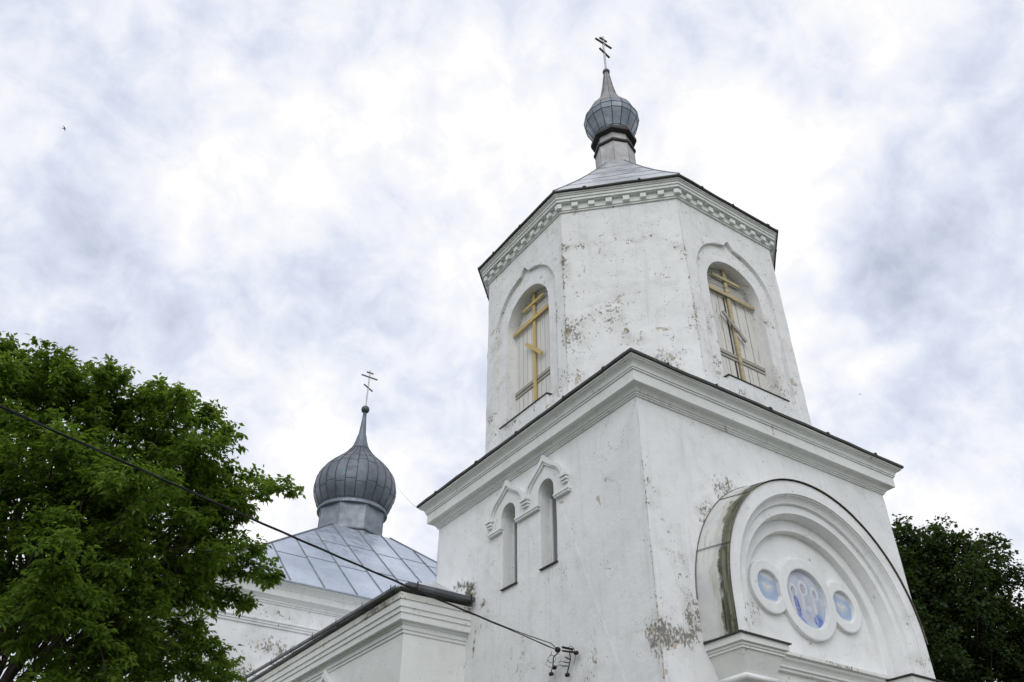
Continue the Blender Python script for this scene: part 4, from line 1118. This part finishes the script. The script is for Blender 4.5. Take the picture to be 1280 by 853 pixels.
LT = [((150, 835), 14.6, .75), ((205, 815), 15.4, .55), ((110, 850), 15.6, 1.0), ((215, 870), 15.0, .6), ((150, 760), 15.8, .8), ((15, 605), 15.0, 1.0), ((-70, 560), 15.5, 1.35), ((88, 580), 14.6, .65), ((140, 625), 14.2, .80), ((175, 665), 14.6, .55), ((60, 670), 13.6, 1.6), ((150, 690), 13.6, 1.35),
      ((190, 725), 14.4, .55), ((40, 500), 15.6, .55), ((20, 800), 13.0, 1.8), ((120, 800), 13.4, 1.40), ((180, 800), 14.0, .55), ((90, 900), 13.2, 1.5), ((-120, 680), 14.0, 2.2), ((185, 880), 14.0, .6), ((150, 650), 15.8, .9), ((60, 760), 15.8, 1.8), ((120, 640), 16.2, 1.6)]
lobes = [(at(px, py, d), r) for (px, py), d, r in LT]
# boughs that carry the ragged outline: (root, tip, length of the leafy end); each gets a few uneven side shoots
BG = [((0, 520), (3, 436)), ((30, 530), (38, 452)), ((70, 530), (74, 452)), ((60, 560), (55, 470)), ((110, 545), (132, 464)), ((140, 570), (165, 496)), ((160, 580), (198, 492)), ((165, 590), (231, 500)), ((185, 590), (262, 516)),
      ((180, 600), (250, 535)), ((190, 640), (282, 545)), ((200, 650), (318, 602)), ((210, 668), (356, 612)), ((215, 680), (300, 640)), ((200, 700), (338, 712)), ((205, 690), (290, 700)), ((190, 730), (296, 752)), ((180, 745), (255, 745)),
      ((180, 790), (262, 812)), ((170, 820), (260, 842)), ((190, 660), (258, 630)), ((120, 590), (150, 520)), ((100, 640), (140, 580)), ((140, 660), (205, 605)), ((60, 660), (105, 600)), ((110, 720), (170, 680)), ((30, 720), (62, 650)), ((120, 790), (190, 750)), ((60, 810), (110, 765)), ((10, 790), (40, 740)), ((190, 620), (240, 590)), ((0, 560), (15, 480)), ((90, 560), (100, 490)), ((205, 670), (270, 668))]
tips = []
for k_, (a, b) in enumerate(BG):
    dd = 14.3+.5*math.sin(k_*2.4)+(.7 if b[1] < 540 else 0)-(1.4 if b[0] < 210 and b[1] > 560 else 0)
    tips.append((at(a[0], a[1], dd+.25), at(b[0], b[1], dd), .11))
    for _ in range(3):
        f_ = rs.uniform(.15, .6); rx_, ry_ = a[0]+(b[0]-a[0])*f_, a[1]+(b[1]-a[1])*f_
        tx, ty = rx_+(b[0]-a[0])*rs.uniform(.25, .5)+rs.normal()*15, ry_+(b[1]-a[1])*rs.uniform(.25, .5)+rs.normal()*15
        tips.append((at(rx_, ry_, dd+.25*(1-f_)), at(tx, ty, dd+rs.normal()*.35), rs.uniform(.08, .13)))
make_tree('box_elder_tree', 'leafy bright green tree beside the low wing with drooping sprays reaching to the nave roof', None, (-8.4, 6.2, GZ), (-8.2, 5.6, -6.2), lobes, tips, M['leaf'], rs, 5.5, 8.5, 8, 5, .095, .27, .55, .120, .34, fat=.12, lift=.35, trunk_r=.24, tip_dense=15)
rs = np.random.RandomState(5)
RT_ = [((1150, 720), 28, 2.0), ((1200, 760), 28, 2.4), ((1260, 810), 28.5, 2.0), ((1170, 830), 27.5, 2.2), ((1300, 850), 28.5, 2.6), ((1235, 880), 27.5, 2.6), ((1100, 760), 28.5, 2.2), ((1165, 690), 28.5, 1.25), ((1210, 725), 28.5, 1.0), ((1265, 765), 28, .9), ((1335, 800), 29, 1.5), ((1120, 900), 28, 2.4), ((1380, 860), 29, 2.4)]
lobes = [(at(px, py+14, d), r*.86) for (px, py), d, r in RT_]
TP = [((1140, 710), (1122, 655), 28.2, .3), ((1165, 700), (1162, 668), 28.3, .3), ((1195, 720), (1196, 672), 28.3, .3), ((1230, 730), (1232, 690), 28.3, .3), ((1260, 740), (1274, 712), 28.3, .3), ((1180, 710), (1180, 676), 28.3, .3), ((1128, 700), (1130, 662), 28.2, .25), ((1150, 700), (1148, 672), 28.2, .22), ((1205, 710), (1205, 668), 28.2, .22), ((1245, 720), (1248, 695), 28.2, .25), ((1285, 740), (1290, 708), 28.4, .25), ((1215, 720), (1212, 684), 28.3, .3)]
tips = [(at(a[0], a[1]+12, d), at(b[0], b[1]+10, d), f) for a, b, d, f in TP]
g0 = at(1230, 900, 28.3)
make_tree('maple_tree', 'dark broad-leaved tree behind the right side of the tower', None, (g0.x, g0.y, GZ), (g0.x, g0.y, -6.0), lobes, tips, M['leaf_dark'], rs, 5.0, 6.5, 36, 1, .115, .46, .35, .25, .42, fat=.20, lift=.35, trunk_r=.32, tip_dense=12)

# ------------------------------------------------------------------ birds
def bird(c, span, yaw, label):
    bm = bmesh.new(); c = Vector(c); f = Vector((math.cos(yaw), math.sin(yaw), 0)); s = Vector((-f.y, f.x, 0)); u = Vector((0, 0, 1))
    body = [c-f*span*.25, c-f*span*.1, c+f*span*.1, c+f*span*.2, c+f*span*.26]
    tube(bm, body, [span*.015, span*.05, span*.06, span*.045, span*.01], 8)
    for sg in (-1, 1):
        pts = [c+f*span*.12, c+s*sg*span*.22+f*span*.14+u*span*.09, c+s*sg*span*.52-f*span*.10+u*span*.03, c+s*sg*span*.2-f*span*.0+u*span*.07, c-f*span*.06]
        top = [bm.verts.new(q+u*span*.012) for q in pts]; bot = [bm.verts.new(q-u*span*.004) for q in pts]
        bm.faces.new(top); bm.faces.new(bot[::-1])
        for i in range(5): bm.faces.new((top[i], bot[i], bot[(i+1) % 5], top[(i+1) % 5]))
        tl = [c-f*span*.22, c-f*span*.44+s*sg*span*.10, c-f*span*.30]
        a_ = [bm.verts.new(q+u*span*.006) for q in tl]; b_ = [bm.verts.new(q-u*span*.006) for q in tl]
        bm.faces.new(a_); bm.faces.new(b_[::-1])
        for i in range(3): bm.faces.new((a_[i], b_[i], b_[(i+1) % 3], a_[(i+1) % 3]))
    tag(obj('bird', bm, M['bird']), label, 'bird', 'birds flying in the sky')
bird(at(80, 161, 46), .34, R(-20), 'small dark bird in the open sky above the leafy tree')
bird(at(1075, 493, 60), .22, R(40), 'tiny distant bird to the right of the belfry')
